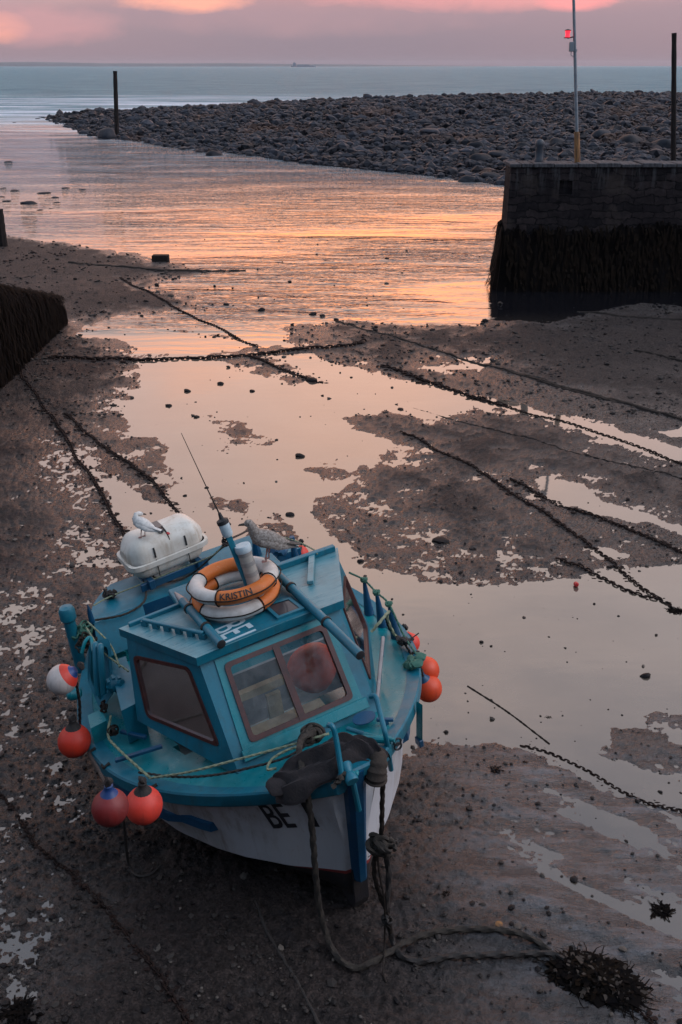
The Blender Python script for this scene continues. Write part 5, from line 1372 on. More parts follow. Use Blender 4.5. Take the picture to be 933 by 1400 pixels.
# --- gulls
def loft(m, rings, seg=14, mi=None):
    """rings: (centre, half width, half height, axis) closed body"""
    vs_ = []
    for c, a, b, t in rings:
        t = A3(t, float)/np.linalg.norm(t); sd = np.cross(t, (0, 0, 1.)); sd /= np.linalg.norm(sd); u = np.cross(sd, t)
        for k in range(seg): th = TAU*k/seg; vs_.append(A3(c, float)+sd*a*math.cos(th)+u*b*math.sin(th))
    n = len(rings); fs = [(i*seg+k, i*seg+(k+1) % seg, (i+1)*seg+(k+1) % seg, (i+1)*seg+k) for i in range(n-1) for k in range(seg)]
    fs += [tuple(range(seg))[::-1], tuple((n-1)*seg+k for k in range(seg))]
    m.add(vs_, fs, mi)
def gull(feet, heading, s, mats, label, preen=False):
    """x forward, z up, feet at the origin"""
    e = empty('gull', label, 'gull', feet); e.rotation_euler = (0, 0, heading); e.scale = (s, s, s)
    m = MB(); Lz = .13
    body = [((-.19, 0, Lz+.035), .012, .010, (1, 0, .1)), ((-.155, 0, Lz+.04), .040, .030, (1, 0, .1)), ((-.10, 0, Lz+.048), .066, .056, (1, 0, .1)), ((-.04, 0, Lz+.062), .080, .076, (1, 0, .15)), ((.03, 0, Lz+.078), .080, .082, (1, 0, .3)),
            ((.085, 0, Lz+.100), .066, .070, (1, 0, .6))]
    if preen: body += [((.112, -.012, Lz+.140), .044, .046, (.5, -.3, 1)), ((.108, -.045, Lz+.165), .040, .040, (-.1, -1, .5)), ((.085, -.082, Lz+.165), .038, .037, (-.5, -1, 0)), ((.065, -.108, Lz+.155), .028, .027, (-.6, -1, -.3)), ((.055, -.122, Lz+.15), .010, .010, (-.6, -1, -.3))]
    else: body += [((.112, 0, Lz+.150), .046, .048, (.55, 0, 1)), ((.128, 0, Lz+.190), .042, .042, (.6, 0, 1)), ((.146, 0, Lz+.218), .041, .040, (1, 0, .5)), ((.168, 0, Lz+.222), .033, .032, (1, 0, -.1)), ((.186, 0, Lz+.216), .018, .017, (1, 0, -.2))]
    loft(m, body); m.build('body', mats[0], e)
    bk = ((.055, -.122, Lz+.15), (-.5, -1, -.5)) if preen else ((.183, 0, Lz+.214), (1, 0, -.12))
    m = MB(); d = A3(bk[1])/np.linalg.norm(bk[1]); p = A3(bk[0]); loft(m, [(p, .012, .014, d), (p+d*.025, .010, .012, d), (p+d*.048, .006, .009, d), (p+d*.058+(0, 0, -.006), .002, .004, d)], 8); m.build('beak', 'beak', e)
    for sg in (-1, 1):
        m = MB()
        ey = A3([.150, .038*sg, Lz+.226]) if not preen else A3([.085-.03*sg, -.090-.02*sg, Lz+.178])
        m.blob(ey, .0062, 0, 2); m.build('eye', 'letter_black', e)
        m = MB(); P = []
        for i, (x, w, zc) in enumerate(((.085, .012, .11), (.05, .055, .108), (-.02, .075, .092), (-.09, .066, .066), (-.16, .038, .046), (-.225, .018, .036), (-.275, .004, .030))):
            row = []
            for j in range(7):
                f = j/6; ang = math.radians(72)*(1-f)-.25; rr_ = .084 if x > -.1 else .066-(-.1-x)*.25
                row.append((x, sg*(rr_*math.cos(ang)*(1.03 if w > .02 else .5)+.004)*(.35+.65*min(1, w/.05)), Lz+zc-.045+(w*1.0)*math.sin(ang)))
            P.append(row)
        m.grid(np.array(P)); P2 = np.array(P)+A3([0, -.008*sg, -.004]); m.grid(P2); m.build('wing', mats[1], e)
        m = MB(); lx = -.005+.012*sg
        m.tube([(lx-.01, .030*sg, Lz+.01), (lx, .030*sg, .07), (lx+.004, .030*sg, .062), (lx+.004, .030*sg, .006)], [.011, .006, .0055, .006], 8)
        for a in (-.5, 0, .5): m.tube([(lx, .030*sg, .006), (lx+.045*math.cos(a), .030*sg+.045*math.sin(a), .003)], [.005, .003], 6)
        m.add([(lx, .030*sg, .004), (lx+.04*math.cos(.5), .030*sg+.04*math.sin(.5), .003), (lx+.043, .030*sg, .003), (lx+.04*math.cos(.5), .030*sg-.04*math.sin(.5), .003)], [(0, 1, 2), (0, 2, 3)])
        m.build('leg', 'gleg', e)
    m = MB(); m.add([(-.15, -.03, Lz+.045), (-.15, .03, Lz+.045), (-.285, .022, Lz+.018), (-.285, -.022, Lz+.018), (-.15, -.03, Lz+.030), (-.15, .03, Lz+.030), (-.285, .022, Lz+.012), (-.285, -.022, Lz+.012)], [(0, 1, 2, 3), (7, 6, 5, 4), (0, 4, 5, 1), (1, 5, 6, 2), (2, 6, 7, 3), (3, 7, 4, 0)]); m.smooth = False
    m.build('tail', mats[2], e)
    return e
g1 = wor(rpt(-.20, .10, .243))
gull(g1, math.radians(160), .72, ('gull_white', 'gull_white', 'gull_white'), 'small pale gull preening on top of the white liferaft canister', True)
g2 = wor(hit((366, 766), 2, 2.335))
gull(g2, math.radians(184), .98, ('gull_brown', 'gull_brown', 'gull_dark'), 'brown mottled young gull standing on the lifebuoys')

# --- stern frame posts
for a, b in (((352, 758), (352, 742)), ((405, 770), (400, 748))):
    p = hit(a, 2, 1.50); q = p+A3([0, 0, .30]); m = MB(); m.lathe([(.05, 0), (.03, .15), (.026, .30)], 10, c=p); m.build('stern_post', 'darkblue', boat)
m = MB(); 
for k in range(4): p = hit((372+k*5, 752+k), 2, 1.58); m.blob(p, (.05, .05, .04), .3, 2)
m.build('stern_gear', 'darkblue', boat)

# --- fender buoys on lanyards
def float_(q, v, r, mats, label, rail, bands=None, tilt=(0, 0, 1), neck=True, hang=True):
    c = wor(hit(q, 1, v)); tz = A3(tilt, float)/np.linalg.norm(tilt); B = basis(tz); B = np.array([B[0], B[1], tz])
    base = c-tz*r; e = empty('fender_buoy', label, 'buoy', base, group='fender buoys hung round the boat')
    body = [(.0, -1.0), (.18, -.985), (.42, -.905), (.66, -.75), (.85, -.53), (.96, -.26), (1.0, 0), (.97, .25), (.87, .50), (.70, .72), (.48, .90), (.33, 1.02), (.24, 1.14)]
    if bands is None:
        m = MB(); m.lathe([(a*r, b*r) for a, b in body], 26, B, c); m.build('float', mats[0], e, base)
    else:
        k0 = 0
        for k1, mt in bands:
            m = MB(); m.lathe([(a*r, b*r) for a, b in body[k0:k1+1]], 26, B, c); m.build('float_band', mt, e, base); k0 = k1
    if neck:
        m = MB(); m.lathe([(.50*r, .875*r), (.44*r, .96*r), (.30*r, 1.12*r), (.22*r, 1.30*r), (.24*r, 1.42*r), (.12*r, 1.5*r)], 18, B, c); m.build('neck', mats[1], e, base)
    if hang:
        t = c+tz*1.45*r; rl = wor(rail); mid = (t+rl)/2+A3([0, 0, -.01]); m = MB(); m.rope([t-tz*.05, mid, rl, rl+R3.T @ A3([0, -.06*np.sign(v), .02])], .012, 8, lump=.15); m.build('lanyard', 'rope_black', e, base)
        m = MB(); m.blob(t+tz*.02, (.03, .03, .035), .25, 2); m.build('knot', 'rope_black', e, base)
def railp(u, sg): return A3([u, sg*(bs(u)+.05), ws(u)+.02])
def rail_at(q, v, sg):
    p = hit(q, 1, v); return railp(p[0], sg)
float_((102, 1013), -1.60, .138, ('buoy_red', 'rope_black'), 'round red buoy with black cone neck hanging alone at the left rail', rail_at((108, 975), -1.5, -1), None, (-.02, .06, 1))
float_((151, 1104), -1.64, .120, ('buoy_dark', 'buoy_blue'), 'largest dull dark red buoy hanging low against the left bow', rail_at((152, 1062), -1.40, -1))
float_((197, 1101), -1.36, .136, ('buoy_pink', 'rope_black'), 'bright clean red buoy hung just right of the large dull one', rail_at((200, 1072), -1.25, -1))
float_((85, 929), -1.58, .122, ('buoy_white', 'buoy_blue'), 'pale buoy with blue top and red band at the left rail', rail_at((105, 935), -1.45, -1), [(8, 'buoy_white'), (10, 'buoy_red'), (12, 'buoy_blue')], (.75, .1, .55), False)
float_((99, 874), -1.05, .125, ('buoy_red', 'rope_black'), 'red buoy half hidden behind the blue post at the left rail', rail_at((102, 850), -1.40, -1), None, (0, 0, 1), False)
float_((586, 941), 1.50, .128, ('buoy_orange', 'darkblue'), 'large orange buoy at the right rail, nearest of the three there', rail_at((570, 905), 1.3, 1), None, (-.45, -.1, 1))
float_((583, 916), 1.56, .125, ('buoy_orange', 'darkblue'), 'orange buoy tucked behind the nearest one at the right rail', rail_at((568, 890), 1.35, 1), None, (-.6, .1, 1))
float_((561, 879), 1.58, .095, ('buoy_pink', 'rope_black'), 'small faded pink-red buoy furthest aft at the right rail', rail_at((556, 865), 1.4, 1), None, (-.35, .3, 1), False)
float_((412, 757), 1.55, .09, ('buoy_pink', 'rope_black'), 'pink-red buoy just showing behind the stern', A3([-3.1, 1.1, 1.35]), None, (0, 0, 1), False)

# --- ropes about the boat: each rope is its own thing
def brope(pts, r, mat, label, name='rope', lump=.05, n=8, grp='ropes about the boat', plain=False):
    p = catmull(pts, n); m = MB()
    if plain: m.tube(p, r, 7)
    else: m.rope(p, r, 8, lump=lump)
    b = A3(p[0]); return bthing(m, name, mat, b, label, 'rope', grp)
H = hit
brope([H((205, 1063), 2, 1.20), H((188, 1048), 2, 1.22), H((158, 1020), 2, 1.22), H((148, 1005), 2, 1.20), H((152, 978), 2, 1.3)], .010, 'rope_pale', 'pale yellow line along the left rail above the red buoys')
brope([H((205, 1064), 2, 1.22), H((260, 1055), 2, 1.36), H((330, 1037), 2, 1.47), H((400, 1018), 2, 1.55), H((440, 1006), 2, 1.6), H((450, 1003), 2, 1.6)], .009, 'rope_pale', 'taut pale line running from the left rail to the rope coil at the bow')
brope([H((190, 1056), 2, 1.17), H((240, 1062), 2, 1.28), H((290, 1060), 2, 1.38), H((340, 1050), 2, 1.47), H((390, 1036), 2, 1.53), H((420, 1018), 2, 1.57)], .009, 'rope_black', 'thin black line lying along the foredeck below the wheelhouse')
brope([H((378, 1050), 2, 1.52), H((366, 1052), 2, 1.52), H((372, 1038), 2, 1.54), H((392, 1026), 2, 1.56), H((412, 1020), 2, 1.57)], .009, 'rope_pale', 'pale loop of line on the foredeck beside the dark cloth')
brope([H((128, 828), 2, 1.56), H((150, 816), 2, 1.56), H((190, 800), 2, 1.6), H((240, 780), 2, 1.7), H((290, 760), 2, 1.9), H((308, 742), 2, 2.3)], .007, 'rope_pale', 'thin line strung from the left quarter past the canister to the mast')
brope([H((130, 848), 2, 1.54), H((170, 840), 2, 1.53), H((196, 824), 2, 1.53), H((200, 806), 2, 1.54), H((196, 792), 2, 1.60)], .010, 'rope_old', 'brown rope curving over the front of the after deck')
brope([H((196, 770), 2, 1.72), H((210, 788), 2, 1.55), H((232, 795), 2, 1.53), H((262, 785), 2, 1.55), H((300, 752), 2, 1.9), H((312, 745), 2, 2.2)], .009, 'rope_old', 'slack rope looped in front of the liferaft canister')
brope([H((312, 738), 2, 2.35), H((330, 730), 2, 2.2), H((345, 722), 2, 2.05), H((352, 724), 2, 1.80)], .009, 'rope_black', 'dark stay from the mast head back to the stern post')
brope([H((352, 728), 2, 1.80), H((400, 738), 2, 1.8), H((430, 752), 2, 1.9), H((434, 757), 2, 2.08)], .007, 'rope_pale', 'thin line from the stern post to the wheelhouse roof corner')
brope([H((478, 783), 2, 1.75), tops[0], tops[1], tops[2], H((552, 868), 2, 1.2), H((570, 895), 2, 1.2)], .009, 'rope_green', 'green life line threaded through the blue cone stanchions')
for i, p in enumerate(tops):
    m = MB()
    for k in range(2): m.tube([p+A3([.022*math.cos(t), .03*math.sin(t), .012*k+.006*math.sin(2*t)]) for t in np.linspace(0, TAU, 12)], .010, 6, False)
    m.blob(p, (.03, .03, .025), .3, 2)
    bthing(m, 'rope_knot', 'rope_green', p, ('green knot on the rearmost cone stanchion', 'green knot on the middle cone stanchion', 'green knot on the foremost cone stanchion')[i], 'knot', 'knots on the stanchions')
brope([H((508, 864), 2, 1.45), H((520, 850), 2, 1.52), H((532, 836), 2, 1.50), H((530, 845), 2, 1.4), H((540, 868), 2, 1.2), H((551, 876), 2, 1.14)], .012, 'rope_pale', 'pale mooring warp tied round the foremost stanchion')
brope([H((528, 845), 2, 1.4), H((532, 858), 2, 1.22), H((545, 872), 2, 1.14), H((556, 884), 2, 1.12), H((566, 900), 2, 1.12)], .010, 'rope_dark', 'dark slack line along the right rail to the buoys')
m = MB(); c = H((553, 880), 2, 1.14)
for k in range(9): m.blob(c+A3([random.uniform(-.05, .05), random.uniform(-.04, .04), random.uniform(0, .05)]), (.03, .03, .025), .3, 2)
m.tube([c, c+A3([-.02, .17, .03])], .006, 6)
bthing(m, 'rope_knot', 'rope_black', c, 'dark lump of knotted line with a stick end on the right rail', 'knot')
m = MB(); c = H((568, 910), 2, 1.16)
for k in range(12): m.blob(c+A3([random.uniform(-.07, .06), random.uniform(-.06, .08), random.uniform(-.02, .06)]), (.04, .045, .03), .3, 2)
bthing(m, 'rope_knot', 'rope_green', c, 'dark green bundle of knotted line where the orange buoys are tied', 'knot')
# tangle of green rope at the left quarter post
def tangle(c, n, spread, r, mat, label, seed, long=None):
    rg = random.Random(seed); m = MB(); c = A3(c)
    for i in range(n):
        a = rg.uniform(0, TAU); rad = rg.uniform(.4, 1)*spread; pts = []
        ax = A3([rg.uniform(-1, 1), rg.uniform(-1, 1), rg.uniform(.2, 1)]); B = basis(ax); o = c+A3([rg.uniform(-1, 1), rg.uniform(-1, 1), rg.uniform(-.6, .6)])*spread*.4
        for k in range(15):
            t = a+TAU*k/13; pts.append(o+B[0]*rad*math.cos(t)+B[1]*rad*.75*math.sin(t)+B[2]*rg.uniform(-.3, .3)*spread)
        m.tube(catmull(pts, 3), r, 6)
    return bthing(m, 'rope_coil', mat, c, label, 'rope', 'ropes about the boat')
tangle(H((112, 862), 2, 1.45), 9, .11, .010, 'rope_green', 'tangle of dark green rope hung on the blue post at the left quarter', 3)
tangle(H((118, 878), 2, 1.45), 5, .10, .008, 'rope_dark', 'brown coils hanging under the green tangle at the left quarter', 5)
tangle(H((148, 812), 2, 1.56), 7, .06, .010, 'rope_black', 'black knot of line on the left corner of the after deck', 8)
tangle(H((425, 1006), 2, 1.58), 9, .085, .017, 'rope_old', 'coil of thick old rope on the foredeck under the front windows', 11)
tangle(H((154, 1000), 2, 1.2), 5, .05, .008, 'rope_dark', 'small dark knot of line on the left side deck', 12)
tangle(H((142, 966), 2, 1.25), 4, .05, .009, 'rope_dark', 'dark line wound round the foot of the pot hauler', 14)
tangle(H((308, 742), 0, mt[0]), 5, .045, .007, 'rope_black', 'black line wound round the mast below the aerial', 15)
for a, b, c_, lab in (((120, 850), (150, 880), (164, 912), 'pale green line hanging from the tangle to the wheelhouse side'), ((118, 858), (140, 890), (176, 918), 'second pale green line sagging from the tangle to the wheelhouse window')):
    brope([H(a, 2, 1.62), H(b, 2, 1.52), H(c_, 2, 1.5)], .008, 'rope_pale', lab)
# dark line dropping from the left rail to the mud and trailing under the bow
w1 = [wor(H((168, 1085), 1, -1.42)), wor(H((170, 1130), 1, -1.46)), gp(176, 1180, .02), gp(186, 1196, .02), gp(204, 1196, .02), gp(222, 1182, .02)]
m = MB(); m.tube(catmull(w1, 8), .011, 7); tag(m.build('rope', 'rope_black', base=w1[3]), 'black line hanging from the left rail and trailing on the mud in the shadow', 'rope', 'ropes about the boat')

# --- dark garment thrown over the stem head
def cloth():
    spine = [((376, 1072), 1.50), ((392, 1060), 1.57), ((415, 1045), 1.63), ((440, 1032), 1.68), ((468, 1019), 1.72), ((492, 1018), 1.70), ((512, 1024), 1.66), ((522, 1036), 1.60)]
    wid = [.07, .14, .19, .17, .14, .11, .10, .09]
    S = [hit(q, 2, w) for q, w in spine]; S = resample(catmull(S, 6), .022); n = len(S); m = MB(); P = []
    for i, p in enumerate(S):
        t = S[min(i+1, n-1)]-S[max(i-1, 0)]; t /= np.linalg.norm(t); sd = np.cross(t, (0, 0, 1.)); sd /= np.linalg.norm(sd)
        wv = np.interp(i/(n-1), np.linspace(0, 1, len(wid)), wid); row = []
        for j in range(23):
            f = -1+2*j/22; fold = .030*math.sin(f*7+i*.16+math.sin(i*.21)*1.5)+.022*math.sin(f*13-i*.3)
            row.append(p+sd*wv*f*(1+.12*math.sin(i*.35))+A3([0, 0, .05*(1-f*f)-.11*abs(f)**2.2+fold*(1-.3*f*f)]))
        P.append(row)
    m.grid(np.array(P)); m.grid((np.array(P)-A3([0, 0, .02]))[:, ::-1])
    base = S[n//2]; e = empty('dark_garment', 'dark crumpled garment thrown over the stem head, one sleeve hanging', 'garment', base, True)
    m.build('body', 'cloth', e, base)
    a, b, c, d = hit((514, 1028), 0, .22), hit((517, 1040), 0, .28), hit((515, 1056), 0, .31), hit((514, 1066), 0, .31)
    m = MB(); pts = catmull([a, b, c, d], 6); m.tube(pts, [.06+.022*i/len(pts)+.005*math.sin(i*1.9) for i in range(len(pts))], 16); m.build('sleeve', 'moss', e, base)
    a, b = hit((380, 1074), 2, 1.50), hit((398, 1066), 2, 1.52); m = MB(); m.blob((a+b)/2, (.10, .13, .07), .25, 3); m.build('bunched_end', 'cloth', e, base)
cloth()

# --- mooring lines
def mooring(pts, r, mat, label, extra=None):
    p = catmull(pts, 10); m = MB(); m.rope(p, r, 10, lump=.04); b = pts[-1]
    return tag(m.build('mooring_rope', mat, base=b), label, 'rope', 'mooring ropes from the bow')
def gz_(x, y, dz=.03):
    p = gp(x, y, 0); p[2] = float(ground_h(p[:1], p[1:2])[0])+dz; return p
a0 = wor(H((424, 1006), 2, 1.64)); a1 = wor(H((408, 1022), 2, 1.63)); a2 = wor(H((416, 1070), 0, .10)+A3([.0, 0, 0]))
def air(q, D): return at_dist(q[0], q[1], D)
m1 = [wor(H((430, 1000), 2, 1.62)), wor(H((412, 1012), 2, 1.66)), wor(H((410, 1030), 2, 1.68)), air((416, 1068), 6.02), air((421, 1090), 6.02), air((427, 1135), 6.05), air((431, 1185), 6.06), air((437, 1240), 6.08), gz_(450, 1298, .05), gz_(468, 1324), gz_(490, 1330), gz_(520, 1318), gz_(552, 1298), gz_(590, 1282), gz_(640, 1275), gz_(690, 1279), gz_(725, 1288), gz_(752, 1304)]
mooring(m1, .022, 'rope_old', 'laid rope hanging from the bow coil to the mud and on to the weed')
k0 = H((522, 1150), 0, .34); KD = wor(k0)[1]
m2 = [wor(H((521, 1034), 0, .26)), wor(H((524, 1062), 0, .33)), air((523, 1090), KD), air((522, 1135), KD), air((521, 1152), KD)]
mooring(m2, .017, 'rope_dark', 'weedy rope dropping from the garment to the big knot under the bow')
m3 = [air((528, 1162), KD), air((532, 1200), KD-.02), air((529, 1240), KD-.06), gz_(536, 1292, .06), gz_(548, 1314), gz_(575, 1320), gz_(620, 1314), gz_(660, 1311), gz_(705, 1309), gz_(752, 1308), gz_(780, 1322)]
mooring(m3, .021, 'rope_black', 'thick black rope from the knot lying along the mud to the weed clump')
m4 = [air((513, 1165), KD), air((512, 1195), KD-.02), air((520, 1225), KD-.03), air((530, 1250), KD-.07), air((535, 1275), KD-.1)]
mooring(m4, .016, 'rope_dark', 'frayed brown rope leg below the knot, left of the black one')
m5 = [air((516, 1170), KD-.03), air((520, 1200), KD-.05), air((526, 1236), KD-.08), air((526, 1290), KD-.12), gz_(524, 1335, .02), gz_(528, 1348, .01)]
m = MB(); m.tube(catmull(m5, 8), [.010-.0001*i for i in range(41)], 6)
tag(m.build('rope_strand', 'rope_dark', base=m5[-1]), 'thin ragged strand trailing from the knot to the mud', 'rope', 'mooring ropes from the bow')
def big_knot(q, D, s, n, mat, label, seed):
    c = air(q, D); rg = random.Random(seed); m = MB()
    for i in range(n):
        ax = A3([rg.uniform(-1, 1), rg.uniform(-1, 1), rg.uniform(-1, 1)]); B = basis(ax); o = c+A3([rg.uniform(-.5, .5), rg.uniform(-.3, .3), rg.uniform(-.4, .4)])*s
        rad = s*rg.uniform(.5, .85); m.rope([o+B[0]*rad*math.cos(t)+B[1]*rad*.8*math.sin(t)+B[2]*s*.2*math.sin(2*t) for t in np.linspace(0, TAU*.9, 16)], s*.19, 8, lump=.15)
    for i in range(14): m.tube([c+A3([rg.uniform(-1, 1)*s*.8, rg.uniform(-1, 1)*s*.4, -s*.4]), c+A3([rg.uniform(-1.2, 1.2)*s, rg.uniform(-.5, .5)*s, -s*rg.uniform(.9, 1.8)])], .003, 4)
    return tag(m.build('rope_knot', mat, base=c), label, 'knot')
big_knot((522, 1156), KD-.02, .088, 10, 'rope_old', 'big ragged knot of old rope hanging in front of the stem', 4)
big_knot((530, 1258), KD-.1, .040, 6, 'rope_black', 'smaller dark binding where the ropes meet just above the mud', 6)
st_ = gz_(682, 1272, .02); m = MB(); m.lathe([(.0, 0), (.028, .0), (.03, .012), (.0, .018)], 12, c=st_); tag(m.build('shell', 'rust', base=st_), 'round rusty disc sitting on the arched mooring rope', 'shell')
# seaweed clump with a knot and chain at the rope end
def clump():
    p = gz_(822, 1342, .0); m = MB(); m2 = MB(); m3 = MB()
    for i in range(2000):
        a = random.uniform(0, TAU); q = random.random()**.75*(.72+.45*vnoise(np.array([a*1.9]), np.array([2.2]), 5)[0]+.25*vnoise(np.array([a*6.]), np.array([7.2]), 5)[0]); rx, ry = .27, .165
        c = p+A3([math.cos(a)*q*rx-.04, math.sin(a)*q*ry*1.1-.03*math.cos(a)*0, 0]); c = c+A3([0, -(c[0]-p[0])*.35, 0])
        hgt = .085*max(0, 1-q*q); c[2] = p[2]+.015+hgt*random.uniform(.4, 1)
        b = a+random.uniform(-2.2, 2.2); ln = random.uniform(.03, .10); w = random.uniform(.004, .010); t = A3([math.cos(b), math.sin(b)*.9, 0]); sd = A3([-math.sin(b), math.cos(b), random.uniform(-.25, .25)])*w*1.5
        e1 = c+t*ln*.5+A3([0, 0, random.uniform(-.015, .012)]); e2 = c+t*ln+A3([0, 0, random.uniform(-.05, .01)]); e2[2] = max(e2[2], p[2]+.003)
        (m if random.random() < .5 else (m2 if random.random() < .6 else m3)).add([c-sd, c+sd, e1+sd*1.3, e1-sd*1.3, e2+sd, e2-sd], [(0, 1, 2, 3), (3, 2, 4, 5)])
    for i in range(170):
        a = random.uniform(0, TAU); c = p+A3([math.cos(a)*.19-.04, math.sin(a)*.12-math.cos(a)*.08, .03]); b = a+random.gauss(0, .5); ln = random.uniform(.10, .26); w = random.uniform(.004, .010); t = A3([math.cos(b), math.sin(b)*.9, 0]); pts = [c+t*ln*f+A3([-t[1], t[0], 0])*.05*math.sin(f*3+i)+A3([0, 0, -.022*f]) for f in np.linspace(0, 1, 5)]
        sd = A3([-t[1], t[0], .3])*w; vs_ = []
        for k, qq in enumerate(pts): qq[2] = max(qq[2], p[2]+.006); vs_ += [qq-sd*(1-.15*k), qq+sd*(1-.15*k)]
        (m if i % 3 else m2).add(vs_, [(2*k, 2*k+1, 2*k+3, 2*k+2) for k in range(4)])
    for i in range(40):
        a = random.uniform(0, TAU); q = random.random()**.5; x = math.cos(a)*q*.26; m.blob(p+A3([x-.04, math.sin(a)*q*.2-x*.35, .05*(1-q)+.02]), (.07, .06, .05*(1.2-q)), .3, 1)
    e = empty('seaweed_clump', 'large dark heap of bladder wrack where the mooring ropes meet the chain', 'seaweed', p)
    m.build('dark_fronds', 'weed', e, p); m2.build('olive_fronds', 'weed_olive', e, p); m3.build('brown_fronds', 'moss', e, p)
    big_knot((854, 1352), gz_(854, 1352)[1], .05, 6, 'rope_old', 'tan rope knot half buried in the right side of the weed heap', 9)
    chain([(842, 1362), (856, 1372), (872, 1382), (890, 1396), (915, 1420)], .062, 'short pale-edged chain leaving the weed heap at the bottom right', .2, 'chain')
clump()

# ------------------------------------------------------------------ sky and light
def build_world():
    w = bpy.data.worlds.new('World'); scene.world = w; w.use_nodes = True; nt = w.node_tree
    for n in list(nt.nodes): nt.nodes.remove(n)
    out = nt.nodes.new('ShaderNodeOutputWorld')
    tc = nt.nodes.new('ShaderNodeTexCoord'); d = tc.outputs['Generated']
    sep = nt.nodes.new('ShaderNodeSeparateXYZ'); lk(nt, d, sep.inputs[0])
    z = sep.outputs['Z']; y = sep.outputs['Y']; x = sep.outputs['X']
    nc = noise_node(nt, mapping(nt, d, (1.6, 1.6, 5.0)), 1.6, 7, .6, .4)
    zz = math_node(nt, 'ADD', z, math_node(nt, 'MULTIPLY', math_node(nt, 'SUBTRACT', nc.outputs['Fac'], .5), math_node(nt, 'MULTIPLY', z, .55)))
    K = 3.6
    def c(*a): return tuple(v/K for v in a)
    rp = ramp(nt, zz, [(0.0, c(.195, .142, .180)), (.022, c(.200, .146, .190)), (.045, c(.245, .160, .200)), (.070, c(.55, .23, .20)), (.115, c(2.9, .92, .27)), (.19, c(3.0, 1.12, .42)), (.29, c(1.75, 1.02, .74)), (.46, c(1.25, .95, .82)), (.58, c(.58, .54, .57)), (.70, c(.30, .33, .40)), (1.0, c(.28, .40, .55))])
    back = nt.nodes.new('ShaderNodeMapRange'); back.interpolation_type = 'SMOOTHSTEP'
    back.inputs['From Min'].default_value = -.25; back.inputs['From Max'].default_value = .75; lk(nt, y, back.inputs['Value'])
    hz = ramp(nt, z, [(0., c(.15, .17, .24)), (.3, c(.22, .29, .41)), (.7, c(.32, .43, .58)), (1., c(.30, .42, .56))])
    side = ramp(nt, math_node(nt, 'ABSOLUTE', math_node(nt, 'SUBTRACT', x, .02)), [(.05, 0), (.36, 1)])
    cool = ramp(nt, zz, [(0.0, c(.225, .148, .185)), (.05, c(.28, .175, .21)), (.12, c(.85, .50, .42)), (.30, c(1.1, .84, .78)), (.48, c(.95, .82, .80)), (.70, c(.30, .33, .40)), (1.0, c(.28, .40, .55))])
    colf = mixc(nt, side.outputs['Color'], rp.outputs['Color'], cool.outputs['Color'])
    col = mixc(nt, back.outputs[0], hz.outputs['Color'], colf)
    # lit cloud edges low over the sea
    def glow(px, py, wid, hgt, colr, amt):
        nonlocal col
        r = ray((px, py)); r = r/np.linalg.norm(r)
        wobx = math_node(nt, 'MULTIPLY', math_node(nt, 'SUBTRACT', nz.outputs['Fac'], .5), 2.4)
        dx = math_node(nt, 'DIVIDE', math_node(nt, 'SUBTRACT', x, float(r[0])), wid)
        dz = math_node(nt, 'DIVIDE', math_node(nt, 'SUBTRACT', z, float(r[2])), hgt)
        dd = math_node(nt, 'ADD', math_node(nt, 'ADD', math_node(nt, 'MULTIPLY', dx, dx), math_node(nt, 'MULTIPLY', dz, dz)), wobx)
        f = ramp(nt, dd, [(0, 1), (1.3, 0)]).outputs['Color']
        f = math_node(nt, 'MULTIPLY', f, amt)
        f = math_node(nt, 'MULTIPLY', f, back.outputs[0])
        col = mixc(nt, f, col, c(*colr))
    nz = noise_node(nt, mapping(nt, d, (14, 14, 30)), 1.0, 6, .62, .3)
    glow(5, 38, .022, .013, (.95, .34, .22), .85)
    glow(60, 34, .07, .020, (.46, .22, .24), .75)
    glow(400, 22, .20, .020, (.33, .19, .22), .6)
    glow(245, 0, .07, .012, (.95, .36, .24), .8)
    glow(640, -10, .17, .017, (.66, .25, .25), .75)
    glow(790, 3, .035, .010, (.82, .25, .25), .9)
    sc = nt.nodes.new('ShaderNodeVectorMath'); sc.operation = 'SCALE'; sc.inputs['Scale'].default_value = K; lk(nt, col, sc.inputs[0])
    sky = nt.nodes.new('ShaderNodeTexSky'); sky.sky_type = 'NISHITA'; sky.sun_disc = False
    sky.sun_elevation = SUN_EL; sky.sun_rotation = SUN_ROT
    b1 = nt.nodes.new('ShaderNodeBackground'); b1.inputs['Strength'].default_value = 1.0; lk(nt, sc.outputs[0], b1.inputs['Color'])
    b2 = nt.nodes.new('ShaderNodeBackground'); b2.inputs['Strength'].default_value = .012; lk(nt, sky.outputs[0], b2.inputs['Color'])
    ad = nt.nodes.new('ShaderNodeAddShader'); lk(nt, b1.outputs[0], ad.inputs[0]); lk(nt, b2.outputs[0], ad.inputs[1])
    lk(nt, ad.outputs[0], out.inputs['Surface'])
SUN_EL = math.radians(42); SUN_ROT = math.radians(100)
build_world()
sun = bpy.data.objects.new('sun', bpy.data.lights.new('sun', 'SUN')); COL.objects.link(sun)
sun.data.energy = 1.15; sun.data.angle = math.radians(50); sun.data.color = (.97, .94, 1.0)
sd_ = Vector((math.sin(SUN_ROT)*math.cos(SUN_EL), math.cos(SUN_ROT)*math.cos(SUN_EL), math.sin(SUN_EL)))
sun.rotation_euler = sd_.to_track_quat('Z', 'Y').to_euler()
vs = scene.view_settings; vs.view_transform = 'Standard'; vs.look = 'None'; vs.exposure = .42; vs.gamma = 1; vs.use_curve_mapping = False
scene.cycles.volume_bounces = 0
scene.cycles.use_denoising = True
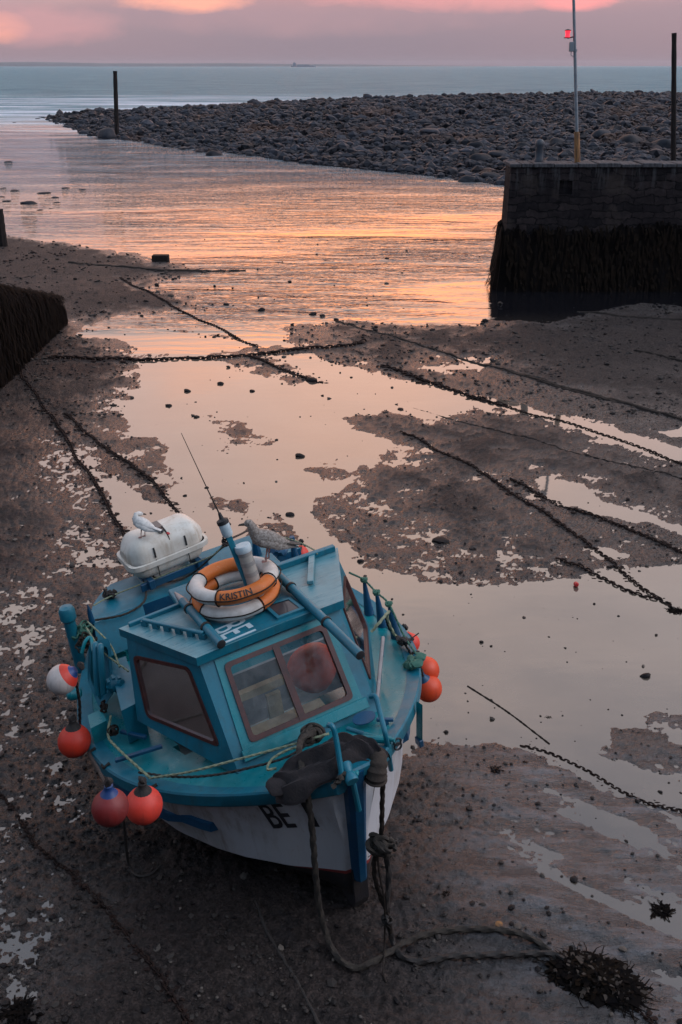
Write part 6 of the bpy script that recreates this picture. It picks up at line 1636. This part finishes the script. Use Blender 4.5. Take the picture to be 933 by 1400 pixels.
scene.cycles.max_bounces = 6; scene.cycles.transparent_max_bounces = 8

# ------------------------------------------------------------------ far coast and a ship on the horizon

def coast():
    m = MB(); m.smooth = True; P = []
    xs = np.linspace(-9000, 2500, 260)
    for i, x in enumerate(xs):
        e = np.clip(1.02-max(0, (x+1200)/3300), 0, 1); y0 = 12500.
        hgt = (26+22*vnoise(np.array([x/1300.]), np.array([.3]), 7)[0]+7*vnoise(np.array([x/260.]), np.array([.7]), 8)[0])*e
        P.append([(x, y0, -2), (x, y0+120, hgt*.6), (x, y0+500, hgt), (x, y0+1100, hgt*.5), (x, y0+1500, -2)])
    m.grid(np.array(P)); o = m.build('far_coast', 'coast', base=(0, 12500, 0)); o['kind'] = 'structure'
coast()
def ship():
    D = 6500.; x0, x1 = px_at(398, D, 5), px_at(432, D, 5); e = empty('distant_ship', 'tiny hazy cargo ship on the horizon left of centre', 'ship', ((x0+x1)/2, D, 0)); B = ((x0+x1)/2, D, 0)
    m = MB(); m.smooth = False; m.solid([(x0+6, D-8), (x1-14, D-8), (x1, D), (x1-14, D+8), (x0+6, D+8), (x0, D)], 7.5, -1); m.build('hull', 'ship', e, B)
    m = MB(); m.smooth = False; m.box((x0+22, D, 15), (9, 7, 8)); m.box((x0+20, D, 25), (3, 2.5, 3)); m.build('superstructure', 'ship', e, B)
    m = MB(); m.smooth = False
    m.box((x0+75, D, 10), (36, 6, 2.5)); m.build('deck_cargo', 'ship', e, B)
ship()
def haze():
    m = bpy.data.materials.new('air_haze'); m.use_nodes = True; nt = m.node_tree
    nt.nodes.remove(nt.nodes['Principled BSDF']); v = nt.nodes.new('ShaderNodeVolumePrincipled')
    v.inputs['Color'].default_value = (.92, .90, .95, 1); v.inputs['Density'].default_value = HAZE; v.inputs['Anisotropy'].default_value = 0.0
    lk(nt, v.outputs[0], nt.nodes['Material Output'].inputs['Volume'])
    MAT['haze'] = m; b = MB(); b.smooth = False; b.box((0, 6990, 31), (12000, 7100, 33)); o = b.build('haze', 'haze'); o['kind'] = 'stuff'
HAZE = 3.2e-5
haze()
